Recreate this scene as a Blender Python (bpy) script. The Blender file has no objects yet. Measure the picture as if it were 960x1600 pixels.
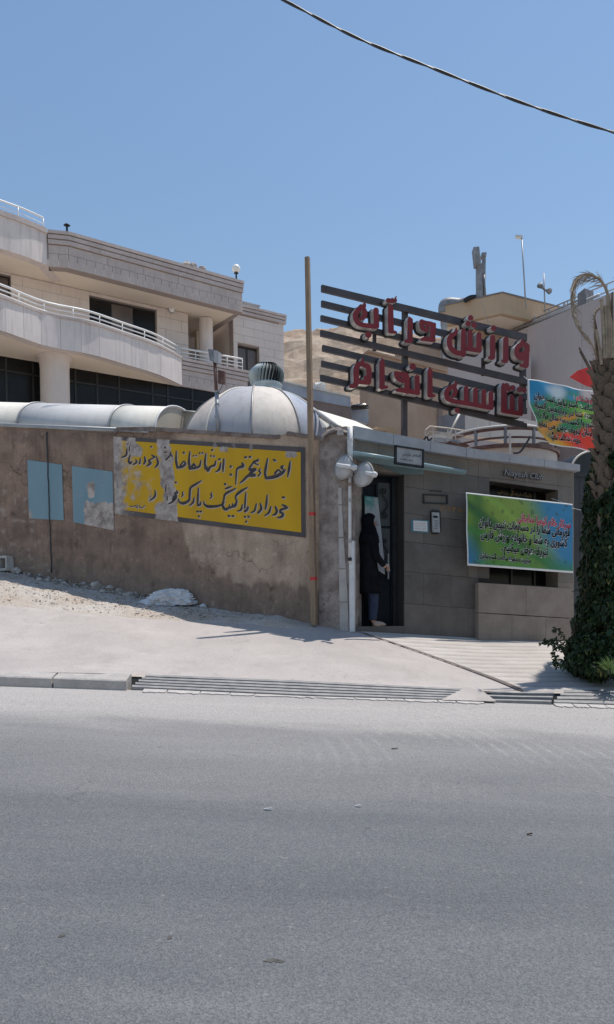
import bpy, bmesh, math, random, unicodedata
import numpy as np
from mathutils import Vector, noise as mno
random.seed(7)
sc = bpy.context.scene
COL = sc.collection
V = Vector
R = math.radians

# ---------------------------------------------------------------- camera
RHO = math.atan(.018); F = 1300.; CX, CY = 480., 1000.; EZ = 1.5
cam = bpy.data.cameras.new('camera'); cam.sensor_fit = 'VERTICAL'; cam.sensor_height = 24
cam.lens = 24 * F / 1600; cam.shift_y = 200 / 1600; cam.clip_start = .05; cam.clip_end = 3000
camo = bpy.data.objects.new('camera', cam); COL.objects.link(camo)
camo.location = (0, 0, EZ)
camo.rotation_euler = (R(90), RHO, 0)
sc.camera = camo

# ---------------------------------------------------------------- sky and sun
SUN_EL = R(72); SUN_X, SUN_Y = .875, .484          # horizontal direction towards the sun
w = bpy.data.worlds.new('World'); sc.world = w; w.use_nodes = True
nt = w.node_tree
sky = nt.nodes.new('ShaderNodeTexSky'); sky.sky_type = 'NISHITA'; sky.sun_disc = False
sky.sun_elevation = SUN_EL; sky.sun_rotation = math.atan2(SUN_X, SUN_Y)
sky.altitude = 0; sky.air_density = 1.6; sky.dust_density = 0.4; sky.ozone_density = 4.5
bg = nt.nodes['Background']; bg.inputs[1].default_value = .12
nt.links.new(sky.outputs[0], bg.inputs[0])
sl = bpy.data.lights.new('sun', 'SUN'); sl.energy = 4.35; sl.angle = R(.55); sl.color = (1, .945, .865)
so = bpy.data.objects.new('sun', sl); COL.objects.link(so)
sd = V((SUN_X * math.cos(SUN_EL), SUN_Y * math.cos(SUN_EL), math.sin(SUN_EL)))
so.rotation_euler = sd.to_track_quat('Z', 'Y').to_euler(); so.location = sd * 50
sc.view_settings.view_transform = 'Standard'; sc.view_settings.look = 'None'
sc.view_settings.exposure = 0; sc.view_settings.gamma = 1
sc.cycles.max_bounces = 6; sc.cycles.diffuse_bounces = 4

# ---------------------------------------------------------------- survey helpers (photo measurements -> places on real planes)
_c, _s = math.cos(RHO), math.sin(RHO)
def ray(x, y):
    dx, dy = x - CX, y - CY
    return ((dx * _c - dy * _s) / F, -(dy * _c + dx * _s) / F)
class Plane:
    def __init__(S, o, a, off=0):
        S.d = (math.sin(R(a)), math.cos(R(a)))
        n = (S.d[1], -S.d[0])
        if n[1] > 0: n = (-n[0], -n[1])
        S.n = n; S.o = (o[0] + n[0] * off, o[1] + n[1] * off)
        S.D = V((S.d[0], S.d[1], 0)); S.N = V((n[0], n[1], 0)); S.a = a
    def at(S, x, y, off=0):
        a, e = ray(x, y); ox, oy = S.o[0] + S.n[0] * off, S.o[1] + S.n[1] * off
        Y = (ox * S.n[0] + oy * S.n[1]) / (a * S.n[0] + S.n[1])
        return V((a * Y, Y, EZ + e * Y))
    def s(S, x, y=800, off=0):
        p = S.at(x, y, off); return (p.x - S.o[0]) * S.d[0] + (p.y - S.o[1]) * S.d[1]
    def p(S, s, z, off=0):
        return V((S.o[0] + S.d[0] * s + S.n[0] * off, S.o[1] + S.d[1] * s + S.n[1] * off, z))
def pz(x, y, Z):
    a, e = ray(x, y); Y = (Z - EZ) / e; return V((a * Y, Y, Z))
def pY(x, y, Y):
    a, e = ray(x, y); return V((a * Y, Y, EZ + e * Y))
C0 = (.70, 12.5)
PE = Plane(C0, 68); PW = Plane(C0, -65); PH = Plane((-4.4, 30), 56); PS = Plane(C0, 68, -.55)

def interp(x, tab):
    if x <= tab[0][0]: i = 0
    elif x >= tab[-1][0]: i = len(tab) - 2
    else: i = max(k for k in range(len(tab) - 1) if tab[k][0] <= x)
    (x0, y0), (x1, y1) = tab[i], tab[i + 1]
    return y0 + (y1 - y0) * (x - x0) / (x1 - x0)
def clamp(v, a=0., b=1.): return max(a, min(b, v))
def smooth(a, b, v):
    t = clamp((v - a) / (b - a)); return t * t * (3 - 2 * t)

# ---------------------------------------------------------------- materials
def mk(name, c1, c2=None, scale=3, rough=.85, bump=0, bscale=40, stretch=(1, 1, 1), metal=0, fine=None, fscale=60,
       attr=None, streak=0, crack=0, spec=None, detail=6, emit=None, alpha=None, trans=0, contrast=(.35, .65)):
    m = bpy.data.materials.new(name); m.use_nodes = True
    n = m.node_tree.nodes; l = m.node_tree.links; b = n['Principled BSDF']
    b.inputs['Roughness'].default_value = rough; b.inputs['Metallic'].default_value = metal
    if spec is not None: b.inputs['Specular IOR Level'].default_value = spec
    if trans: b.inputs['Transmission Weight'].default_value = trans
    tc = n.new('ShaderNodeTexCoord'); mp = n.new('ShaderNodeMapping'); mp.inputs['Scale'].default_value = stretch
    l.new(tc.outputs['Object'], mp.inputs['Vector'])
    cur = None
    def noise(s, d=6, src=mp, r=.55):
        t = n.new('ShaderNodeTexNoise'); t.inputs['Scale'].default_value = s; t.inputs['Detail'].default_value = d
        t.inputs['Roughness'].default_value = r; l.new(src.outputs[0], t.inputs['Vector']); return t
    def ramp(src, a, bb):
        r = n.new('ShaderNodeMapRange'); r.inputs[1].default_value = a; r.inputs[2].default_value = bb
        l.new(src, r.inputs[0]); return r.outputs[0]
    def mix(f, a, bb, mode='MIX'):
        x = n.new('ShaderNodeMix'); x.data_type = 'RGBA'; x.blend_type = mode
        if isinstance(f, (int, float)): x.inputs[0].default_value = f
        else: l.new(f, x.inputs[0])
        for i, v in ((6, a), (7, bb)):
            if isinstance(v, tuple): x.inputs[i].default_value = (*v, 1)
            else: l.new(v, x.inputs[i])
        return x.outputs[2]
    if attr:
        at = n.new('ShaderNodeAttribute'); at.attribute_name = attr; cur = at.outputs['Color']
        if c2:  # c2 is a tint varied by noise
            cur = mix(ramp(noise(scale, detail).outputs[0], *contrast), cur, mix(1.0, cur, c2, 'MULTIPLY'))
    elif c2: cur = mix(ramp(noise(scale, detail).outputs[0], *contrast), c1, c2)
    else: cur = mix(0.0, c1, c1)
    if fine: cur = mix(ramp(noise(fscale, 3).outputs[0], .35, .65), cur, mix(1.0, cur, (fine, fine, fine), 'MULTIPLY'))
    if streak:
        mp2 = n.new('ShaderNodeMapping'); mp2.inputs['Scale'].default_value = (1, 1, .07); l.new(tc.outputs['Object'], mp2.inputs[0])
        st = noise(7, 5, mp2, .7)
        cur = mix(ramp(st.outputs[0], .5, .75), cur, mix(1.0, cur, (1 - streak,) * 3, 'MULTIPLY'))
    if crack:
        vc = n.new('ShaderNodeTexVoronoi'); vc.feature = 'DISTANCE_TO_EDGE'; vc.inputs['Scale'].default_value = crack
        wa = n.new('ShaderNodeVectorMath'); wa.operation = 'ADD'; wn = noise(2.2, 8); l.new(tc.outputs['Object'], wa.inputs[0]); l.new(wn.outputs[1], wa.inputs[1]); l.new(wa.outputs[0], vc.inputs[0])
        ml = n.new('ShaderNodeMath'); ml.operation = 'MULTIPLY'; l.new(ramp(vc.outputs[0], .012, .0), ml.inputs[0]); l.new(ramp(noise(.9, 3).outputs[0], .48, .62), ml.inputs[1])
        cur = mix(ml.outputs[0], cur, mix(1.0, cur, (.35, .33, .32), 'MULTIPLY'))
        cur = mix(ramp(noise(9, 8).outputs[0], .62, .70), cur, mix(1.0, cur, (1.35, 1.33, 1.3), 'MULTIPLY'))
        cur = mix(ramp(noise(5, 8).outputs[0], .60, .72), cur, mix(1.0, cur, (.62, .60, .58), 'MULTIPLY'))
    l.new(cur, b.inputs['Base Color'])
    if bump:
        bp = n.new('ShaderNodeBump'); bp.inputs['Strength'].default_value = bump; bp.inputs['Distance'].default_value = .02
        l.new(noise(bscale, 5).outputs[0], bp.inputs['Height']); l.new(bp.outputs[0], b.inputs['Normal'])
    return m
M = {}
M['concrete'] = mk('pale pavement concrete', (.42, .375, .35), (.47, .425, .40), 1.3, .95, .25, 60, fine=.90, fscale=45)
M['drive'] = mk('driveway concrete', (.46, .42, .39), (.56, .52, .49), 2, .95, .3, 50, fine=.88, fscale=40)
M['kerb'] = mk('kerb stone', (.40, .37, .35), (.50, .46, .43), 5, .9, .5, 35, fine=.8)
M['mortar'] = mk('mortar', (.42, .39, .37), (.52, .48, .45), 6, .95, .6, 40)
M['steel'] = mk('grating steel', (.20, .20, .205), (.30, .29, .285), 8, .6, .2, 60, metal=.3)
M['trench'] = mk('drain soil', (.03, .03, .03), (.06, .055, .05), 9, .95)
M['dirt'] = mk('dry dirt', (.46, .385, .32), (.54, .50, .46), 1.6, .98, .8, 30, fine=.75, fscale=35)
M['rubble'] = mk('rubble', (.34, .31, .29), (.52, .49, .46), 4, .95, .6, 30)
M['white_lump'] = mk('white plaster sack', (.52, .54, .58), (.70, .71, .73), 6, .85, .5, 25)
M['hill'] = mk('dry hill rock', (.34, .245, .18), (.50, .40, .31), .11, .98, 1.0, .6, stretch=(1, 1, 2.5), fine=.72, fscale=.9, detail=10)
M['housewall'] = mk('stone cladding', (.66, .58, .54), (.72, .64, .60), 1.0, .8, .1, 20, fine=.95, streak=.10)
M['houseband'] = mk('rough stone cladding', (.52, .44, .415), (.61, .53, .50), 1.6, .9, .4, 30, fine=.85, fscale=25, streak=.12)
M['housebal'] = mk('ribbed balcony stone', (.71, .635, .61), (.79, .71, .68), 1.2, .85, .2, 30, fine=.9, streak=.25)
M['soffit'] = mk('cream render', (.82, .72, .60), (.85, .755, .64), 1.0, .9, .05, 20)
M['jointlight'] = mk('house joint', (.36, .30, .28), None, 1, .95)
M['joint'] = mk('dark joint', (.15, .12, .11), None, 1, .95)
M['darkglass'] = mk('dark glass', (.008, .008, .009), (.018, .017, .018), .8, .22, spec=.22)
M['glassgrey'] = mk('curtained glass', (.10, .08, .075), (.14, .11, .10), 1.2, .25)
M['darkframe'] = mk('dark window frame', (.02, .02, .02), None, 1, .4)
M['rail'] = mk('white rail paint', (.80, .80, .80), (.72, .72, .72), 3, .35)
M['railgrey'] = mk('grey rail', (.35, .36, .38), None, 3, .4, metal=.3)
M['globe'] = mk('white globe', (.85, .85, .84), None, 3, .25)
M['cream'] = mk('cream roof sheet', (.74, .70, .62), (.80, .76, .68), 2, .7, fine=.94, fscale=8, streak=.15)
M['greysheet'] = mk('grey roof sheet', (.40, .40, .42), (.46, .46, .49), 2, .65, fine=.92, fscale=8, streak=.22)
M['greysheetlight'] = mk('pale grey roof sheet', (.58, .57, .56), (.64, .63, .62), 2, .65, fine=.94, fscale=8, streak=.12)
M['pinksheet'] = mk('weathered pale sheet', (.60, .51, .45), (.70, .62, .56), 2.2, .75, fine=.90, fscale=9, streak=.3)
M['creamold'] = mk('weathered cream sheet', (.62, .57, .52), (.68, .62, .56), 2.2, .7, fine=.92, fscale=9, streak=.25)
M['bluesheet'] = mk('blue grey sheet', (.30, .34, .44), (.38, .42, .50), 3, .6, fine=.90, fscale=12, streak=.25)
M['tansheet'] = mk('tan gable sheet', (.40, .36, .30), (.46, .42, .35), 2, .6)
M['ribsteel'] = mk('dome rib', (.42, .40, .39), (.30, .29, .28), 5, .5, metal=.2)
M['vent'] = mk('galvanised vent', (.58, .63, .62), (.44, .50, .49), 5, .38, metal=.25)
M['ventdark'] = mk('vent gap', (.02, .02, .02), None, 1, .8)
M['ledge'] = mk('stained ledge concrete', (.16, .115, .10), (.30, .25, .225), 4, .95, .6, 30, fine=.8)
M['wallpaint'] = mk('yellow wall render', None, (.76, .74, .74), 3.2, .95, .45, 22, attr='Col', fine=.86, fscale=30, streak=.24, crack=.8)
M['post'] = mk('worn post render', (.22, .17, .15), (.42, .36, .33), 5, .95, .7, 25, fine=.8, streak=.2, crack=1.2)
M['tile'] = mk('pale cladding tile', (.36, .335, .32), (.45, .42, .40), 6, .7, .1, 40)
M['whitepipe'] = mk('white pipe paint', (.58, .58, .59), (.70, .70, .71), 8, .5, .15, 40, fine=.85)
M['lampwhite'] = mk('white lamp paint', (.36, .36, .37), (.50, .50, .51), 7, .5, .1, 30, fine=.9)
M['wood'] = mk('weathered wood', (.36, .25, .16), (.24, .175, .13), 6, .85, .4, 40, stretch=(6, 6, .6), fine=.8)
M['redtape'] = mk('red tape', (.55, .03, .03), None, 1, .6)
M['granite'] = mk('dark granite slab', (.10, .088, .080), (.145, .13, .12), 3.2, .7, .15, 60, fine=.78, fscale=85, streak=.10)
M['granite2'] = mk('dark granite slab variant', (.125, .11, .10), (.17, .15, .135), 2.6, .7, .15, 60, fine=.78, fscale=85, streak=.12)
M['granite3'] = mk('brown upper and less shaded granite slab', (.18, .155, .135), (.23, .20, .175), 2.6, .7, .15, 60, fine=.8, fscale=85, streak=.12)
M['granitejoint'] = mk('granite joint', (.045, .04, .038), None, 1, .95)
M['granitelight'] = mk('brown granite slab', (.26, .21, .175), (.34, .285, .24), 3.2, .75, .15, 60, fine=.78, fscale=85)
M['coping'] = mk('grey coping stone', (.34, .345, .37), (.42, .425, .45), 4, .6, .1, 40, fine=.93)
M['canopy'] = mk('pale blue canopy', (.22, .33, .37), (.27, .39, .43), 5, .35, fine=.95)
M['black'] = mk('black metal', (.012, .013, .016), (.02, .022, .027), 6, .38, spec=.4)
M['frost'] = mk('frosted door glass', (.05, .06, .066), (.075, .085, .092), 3, .45)
M['doorblue'] = mk('dark door steel', (.007, .010, .016), (.011, .015, .023), 4, .6, spec=.2)
M['signbar'] = mk('sign bar brown', (.050, .040, .043), (.075, .06, .062), 5, .55, .1, 40)
M['red'] = mk('sign face red', (.19, .008, .011), (.24, .012, .016), 5, .5, fine=.93, fscale=20)
M['silver'] = mk('letter return steel', (.66, .62, .58), (.46, .43, .41), 7, .35, metal=.3)
M['backing'] = mk('letter backing black', (.018, .016, .018), None, 4, .6)
M['stucco'] = mk('tan stucco', (.40, .28, .205), (.47, .34, .26), 1.6, .95, .25, 25, fine=.92, streak=.10)
M['fascia'] = mk('tan fascia', (.50, .36, .235), (.56, .41, .28), 1.2, .9, .1, 20, streak=.08)
M['pinkwall'] = mk('pinkish render', (.48, .415, .405), (.53, .465, .455), .9, .95, .15, 20, streak=.08)
M['palewall'] = mk('pale render', (.64, .565, .50), (.70, .625, .56), 1.5, .95, .15, 20, streak=.08)
M['greybox'] = mk('grey metal box', (.16, .155, .165), (.22, .21, .22), 3, .5)
M['white'] = mk('white enamel', (.66, .65, .62), (.58, .56, .53), 5, .5)
M['bluegrey'] = mk('blue grey membrane', (.27, .30, .36), (.38, .41, .47), 2.5, .7, .3, 15)
M['brownwall'] = mk('brown render', (.20, .15, .135), (.25, .195, .175), 2, .95, .2, 20)
M['brown'] = mk('rusty brown paint', (.12, .055, .045), (.20, .12, .10), 7, .7, .2, 40)
M['duct'] = mk('weathered duct', (.30, .31, .33), (.20, .205, .22), 5, .5, fine=.85, fscale=10)
M['banner'] = mk('printed banner', None, (.93, .93, .93), 5, .42, attr='Col')
M['inkblack'] = mk('black ink', (.006, .006, .007), None, 1, .7, spec=.1)
M['inkwhite'] = mk('white ink', (.80, .78, .77), None, 1, .7)
M['inkred'] = mk('red ink', (.55, .02, .06), None, 1, .5)
M['inkhalo'] = mk('pale paint', (.50, .40, .33), (.58, .48, .40), 9, .8)
M['inkpaint'] = mk('black wall paint', (.035, .033, .037), (.07, .065, .068), 12, .8)
M['inkorange'] = mk('orange stencil paint', (.42, .22, .05), (.20, .12, .05), 14, .8)
M['flagred'] = mk('red flag cloth', (.62, .02, .02), (.70, .04, .03), 5, .6)
M['brightred'] = M['flagred']
M['trunk'] = mk('palm trunk fibre', (.10, .075, .055), (.17, .13, .10), 8, .95, .8, 30)
M['boot'] = mk('palm leaf base', (.115, .085, .062), (.22, .17, .13), 7, .9, .6, 35, fine=.7, fscale=25)
M['straw'] = mk('dry frond', (.40, .32, .23), (.24, .19, .14), 10, .8)
M['leaf'] = mk('ivy leaf', (.013, .027, .009), (.035, .062, .018), 5, .6, spec=.25)
M['leaf2'] = mk('dark leaf', (.010, .022, .010), (.028, .048, .018), 3, .6, spec=.25)
M['twig'] = mk('twig', (.09, .065, .045), None, 4, .9)
for k_ in ('x',): pass
M['tar'] = mk('tar spot', (.055, .05, .045), (.09, .085, .075), 30, .8)
M['skin'] = mk('skin', (.42, .24, .17), None, 4, .6)
M['coat'] = mk('black coat', (.006, .0065, .009), (.010, .011, .014), 6, .95, spec=.08)
M['scarf'] = mk('black scarf', (.007, .007, .010), None, 6, .95, spec=.08)
M['jeans'] = mk('blue jeans', (.012, .021, .05), (.02, .032, .068), 12, .85)
M['shoe'] = mk('beige shoe', (.34, .26, .21), None, 4, .6)
M['cable'] = mk('black cable', (.02, .022, .028), (.045, .047, .05), 40, .5)
M['paper'] = mk('paper', (.62, .63, .64), (.56, .57, .58), 6, .7)
M['bluetrim'] = mk('blue trim', (.07, .17, .22), None, 3, .5)
M['silverpanel'] = mk('brushed steel', (.40, .40, .42), (.32, .32, .34), 8, .4, metal=.4)
M['gate'] = mk('dark gate steel', (.018, .02, .026), (.035, .037, .045), 4, .5)
M['block'] = mk('concrete block', (.42, .40, .38), (.52, .50, .48), 6, .95, .4, 30)

# road: asphalt with dust towards the kerb and faint tyre arcs
def road_mat():
    m = bpy.data.materials.new('worn asphalt'); m.use_nodes = True
    n = m.node_tree.nodes; l = m.node_tree.links; b = n['Principled BSDF']; b.inputs['Roughness'].default_value = .82
    b.inputs['Specular IOR Level'].default_value = .35
    tc = n.new('ShaderNodeTexCoord')
    def nz(s, d=5, st=(1, 1, 1), r=.55, rot=0):
        mp = n.new('ShaderNodeMapping'); mp.inputs['Scale'].default_value = st; mp.inputs['Rotation'].default_value = (0, 0, rot)
        l.new(tc.outputs['Object'], mp.inputs[0])
        t = n.new('ShaderNodeTexNoise'); t.inputs['Scale'].default_value = s; t.inputs['Detail'].default_value = d; t.inputs['Roughness'].default_value = r
        l.new(mp.outputs[0], t.inputs[0]); return t.outputs[0]
    def mr(v, a, bb, c=0., d=1.):
        r = n.new('ShaderNodeMapRange'); r.inputs[1].default_value = a; r.inputs[2].default_value = bb
        r.inputs[3].default_value = c; r.inputs[4].default_value = d; l.new(v, r.inputs[0]); return r.outputs[0]
    def math_(op, a, bb):
        x = n.new('ShaderNodeMath'); x.operation = op
        for i, v in ((0, a), (1, bb)):
            if isinstance(v, (int, float)): x.inputs[i].default_value = v
            else: l.new(v, x.inputs[i])
        return x.outputs[0]
    def mix(f, a, bb, mode='MIX'):
        x = n.new('ShaderNodeMix'); x.data_type = 'RGBA'; x.blend_type = mode
        if isinstance(f, (int, float)): x.inputs[0].default_value = f
        else: l.new(f, x.inputs[0])
        for i, v in ((6, a), (7, bb)):
            if isinstance(v, tuple): x.inputs[i].default_value = (*v, 1)
            else: l.new(v, x.inputs[i])
        return x.outputs[2]
    sep = n.new('ShaderNodeSeparateXYZ'); l.new(tc.outputs['Object'], sep.inputs[0])
    # dust follows the road edge, broken up by wind and wheels
    d = math_('ADD', sep.outputs[1], math_('MULTIPLY', math_('SUBTRACT', nz(.55, 6, (.5, 1.4, 1)), .5), 3.2))
    dust = math_('ADD', mr(d, 4.4, 9.4, 0, .62), mr(math_('ADD', sep.outputs[1], math_('MULTIPLY', math_('SUBTRACT', nz(1.4, 7, (.6, 1.6, 1)), .5), 1.3)), 7.1, 7.65, 0, .38))
    a = mix(mr(nz(1.1, 5, (.35, 1, 1)), .35, .65), (.102, .108, .118), (.124, .129, .138))
    a = mix(mr(nz(.7, 4, (.3, 1.3, 1)), .45, .65), a, (.146, .148, .155))
    a = mix(dust, a, (.375, .355, .34))
    # tyre polish arcs
    wv = n.new('ShaderNodeTexWave'); wv.wave_type = 'RINGS'; wv.rings_direction = 'Z'
    mp = n.new('ShaderNodeMapping'); mp.inputs['Location'].default_value = (3.0, -6.2, 0); l.new(tc.outputs['Object'], mp.inputs[0]); l.new(mp.outputs[0], wv.inputs[0])
    wv.inputs['Scale'].default_value = 2.3; wv.inputs['Distortion'].default_value = 1.1; wv.inputs['Detail'].default_value = 2
    arc = math_('MULTIPLY', mr(wv.outputs[1], .55, 1.), mr(nz(1.0, 3), .46, .60))
    arc = math_('MULTIPLY', math_('MULTIPLY', arc, mr(sep.outputs[1], 5.2, 6.2)), mr(nz(14, 3), .3, .6))
    arc = math_('MULTIPLY', arc, mr(sep.outputs[0], -.3, .5))
    a = mix(math_('MULTIPLY', arc, .24), a, (.45, .44, .43))
    # wheel lanes running along the road
    ln = nz(1.3, 4, (.06, 1, 1), .6)
    a = mix(mr(ln, .52, .66, 0, .35), a, mix(1.0, a, (.80, .81, .83), 'MULTIPLY'))
    a = mix(mr(nz(2.3, 3, (.05, 1, 1)), .56, .68, 0, .30), a, mix(1.0, a, (1.22, 1.2, 1.18), 'MULTIPLY'))
    # hairline cracks
    vc = n.new('ShaderNodeTexVoronoi'); vc.feature = 'DISTANCE_TO_EDGE'; vc.inputs['Scale'].default_value = .55
    wp = n.new('ShaderNodeMapping'); wp.inputs['Scale'].default_value = (1, 1.6, 1)
    wa = n.new('ShaderNodeVectorMath'); wa.operation = 'ADD'; ns = n.new('ShaderNodeTexNoise'); ns.inputs['Scale'].default_value = 2.2; ns.inputs['Detail'].default_value = 6
    l.new(tc.outputs['Object'], ns.inputs[0]); l.new(tc.outputs['Object'], wa.inputs[0]); l.new(ns.outputs[1], wa.inputs[1]); l.new(wa.outputs[0], wp.inputs[0]); l.new(wp.outputs[0], vc.inputs[0])
    a = mix(math_('MULTIPLY', mr(vc.outputs[0], .006, .0), mr(nz(.6, 3), .5, .62, 0, .55)), a, (.06, .06, .065))
    # aggregate
    vo = n.new('ShaderNodeTexVoronoi'); vo.inputs['Scale'].default_value = 150; vo.inputs['Randomness'].default_value = 1.0; l.new(tc.outputs['Object'], vo.inputs[0])
    ag = n.new('ShaderNodeSeparateColor'); l.new(vo.outputs['Color'], ag.inputs[0])
    a = mix(mr(math_('ADD', math_('MULTIPLY', ag.outputs[0], .6), math_('MULTIPLY', nz(70, 4, (1, 1, 1), .8), .8)), .35, 1.05, .0, 1.), mix(1.0, a, (.72, .72, .74), 'MULTIPLY'), mix(1.0, a, (1.38, 1.36, 1.32), 'MULTIPLY'))
    a = mix(mr(nz(30, 3), .62, .74, 0, .28), a, (.34, .33, .30))
    a = mix(mr(nz(17, 4), .66, .74, 0, .5), a, (.07, .07, .072))
    a = mix(mr(nz(.9, 7, (.25, 1, 1), .7), .5, .62, 0, .35), a, mix(1.0, a, (.82, .82, .84), 'MULTIPLY'))
    a = mix(mr(nz(2.6, 6, (1, 1, 1), .7), .70, .76, 0, .55), a, (.07, .07, .075))
    l.new(a, b.inputs[0])
    bp = n.new('ShaderNodeBump'); bp.inputs['Strength'].default_value = .4; bp.inputs['Distance'].default_value = .010
    l.new(math_('ADD', vo.outputs[0], nz(50, 3)), bp.inputs['Height']); l.new(bp.outputs[0], b.inputs['Normal'])
    return m
M['road'] = road_mat()
def pave_mat():
    m = bpy.data.materials.new('broomed pavement concrete'); m.use_nodes = True
    n = m.node_tree.nodes; l = m.node_tree.links; b = n['Principled BSDF']; b.inputs['Roughness'].default_value = .95
    tc = n.new('ShaderNodeTexCoord')
    def nz(s, d=5, st=(1, 1, 1), r=.6):
        mp = n.new('ShaderNodeMapping'); mp.inputs['Scale'].default_value = st; l.new(tc.outputs['Object'], mp.inputs[0])
        t = n.new('ShaderNodeTexNoise'); t.inputs['Scale'].default_value = s; t.inputs['Detail'].default_value = d; t.inputs['Roughness'].default_value = r; l.new(mp.outputs[0], t.inputs[0]); return t
    def mr(v, a, bb, c=0., d=1.):
        r = n.new('ShaderNodeMapRange'); r.inputs[1].default_value = a; r.inputs[2].default_value = bb; r.inputs[3].default_value = c; r.inputs[4].default_value = d; l.new(v, r.inputs[0]); return r.outputs[0]
    def mix(f, a, bb, mode='MIX'):
        x = n.new('ShaderNodeMix'); x.data_type = 'RGBA'; x.blend_type = mode
        if isinstance(f, (int, float)): x.inputs[0].default_value = f
        else: l.new(f, x.inputs[0])
        for i, v in ((6, a), (7, bb)):
            if isinstance(v, tuple): x.inputs[i].default_value = (*v, 1)
            else: l.new(v, x.inputs[i])
        return x.outputs[2]
    a = mix(mr(nz(.9, 6).outputs[0], .35, .65), (.40, .36, .34), (.475, .43, .405))
    a = mix(mr(nz(3.5, 6, (1, .4, 1)).outputs[0], .52, .70, 0, .5), a, (.35, .31, .29))
    a = mix(mr(nz(1.7, 4, (.4, 1, 1)).outputs[0], .58, .72, 0, .6), a, (.53, .49, .46))
    a = mix(mr(nz(45, 3).outputs[0], .38, .62), a, mix(1.0, a, (.86, .86, .86), 'MULTIPLY'))
    a = mix(mr(nz(19, 2).outputs[0], .70, .76, 0, .6), a, (.2, .18, .17))
    vc = n.new('ShaderNodeTexVoronoi'); vc.feature = 'DISTANCE_TO_EDGE'; vc.inputs['Scale'].default_value = .42
    wa = n.new('ShaderNodeVectorMath'); wa.operation = 'ADD'; ns = nz(1.6, 7); l.new(tc.outputs['Object'], wa.inputs[0]); l.new(ns.outputs[1], wa.inputs[1]); l.new(wa.outputs[0], vc.inputs[0])
    ck = n.new('ShaderNodeMath'); ck.operation = 'MULTIPLY'; l.new(mr(vc.outputs[0], .005, .0), ck.inputs[0]); l.new(mr(nz(.7, 3).outputs[0], .45, .6, 0, .5), ck.inputs[1])
    a = mix(ck.outputs[0], a, (.12, .105, .10))
    l.new(a, b.inputs[0])
    bp = n.new('ShaderNodeBump'); bp.inputs['Strength'].default_value = .3; bp.inputs['Distance'].default_value = .01; l.new(nz(60, 4).outputs[0], bp.inputs['Height']); l.new(bp.outputs[0], b.inputs['Normal'])
    return m
M['pave'] = pave_mat()

# yellow notice: paint chipped away where attribute wear is high
def notice_mat(name, col, col2):
    m = bpy.data.materials.new(name); m.use_nodes = True
    n = m.node_tree.nodes; l = m.node_tree.links; b = n['Principled BSDF']; b.inputs['Roughness'].default_value = .75
    tc = n.new('ShaderNodeTexCoord'); at = n.new('ShaderNodeAttribute'); at.attribute_name = 'wear'
    def nz(s, d=6, r=.6, st=(1, 1, 1)):
        mp = n.new('ShaderNodeMapping'); mp.inputs['Scale'].default_value = st; l.new(tc.outputs['Object'], mp.inputs[0])
        t = n.new('ShaderNodeTexNoise'); t.inputs['Scale'].default_value = s; t.inputs['Detail'].default_value = d; t.inputs['Roughness'].default_value = r
        l.new(mp.outputs[0], t.inputs[0]); return t.outputs[0]
    def mix(f, a, bb):
        x = n.new('ShaderNodeMix'); x.data_type = 'RGBA'
        if isinstance(f, (int, float)): x.inputs[0].default_value = f
        else: l.new(f, x.inputs[0])
        for i, v in ((6, a), (7, bb)):
            if isinstance(v, tuple): x.inputs[i].default_value = (*v, 1)
            else: l.new(v, x.inputs[i])
        return x.outputs[2]
    def mr(v, a, bb):
        r = n.new('ShaderNodeMapRange'); r.inputs[1].default_value = a; r.inputs[2].default_value = bb; l.new(v, r.inputs[0]); return r.outputs[0]
    ad = n.new('ShaderNodeMath'); ad.operation = 'ADD'; l.new(at.outputs['Fac'], ad.inputs[0]); l.new(nz(4.5), ad.inputs[1])
    paint = mix(mr(nz(2.5, 4, .5, (1, 1, .3)), .35, .7), col, col2)
    plaster = mix(mr(nz(6, 6, .7), .38, .62), (.24, .195, .175), (.52, .46, .42))
    a = mix(mr(ad.outputs[0], .84, 1.04), paint, plaster)
    l.new(a, b.inputs[0]); return m
M['yellow'] = notice_mat('yellow wall paint', (.62, .36, .006), (.53, .30, .010))
M['border'] = notice_mat('charcoal border paint', (.075, .065, .068), (.11, .095, .095))
M['bluepaint'] = notice_mat('faded blue wall paint', (.205, .315, .37), (.175, .28, .335))

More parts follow.
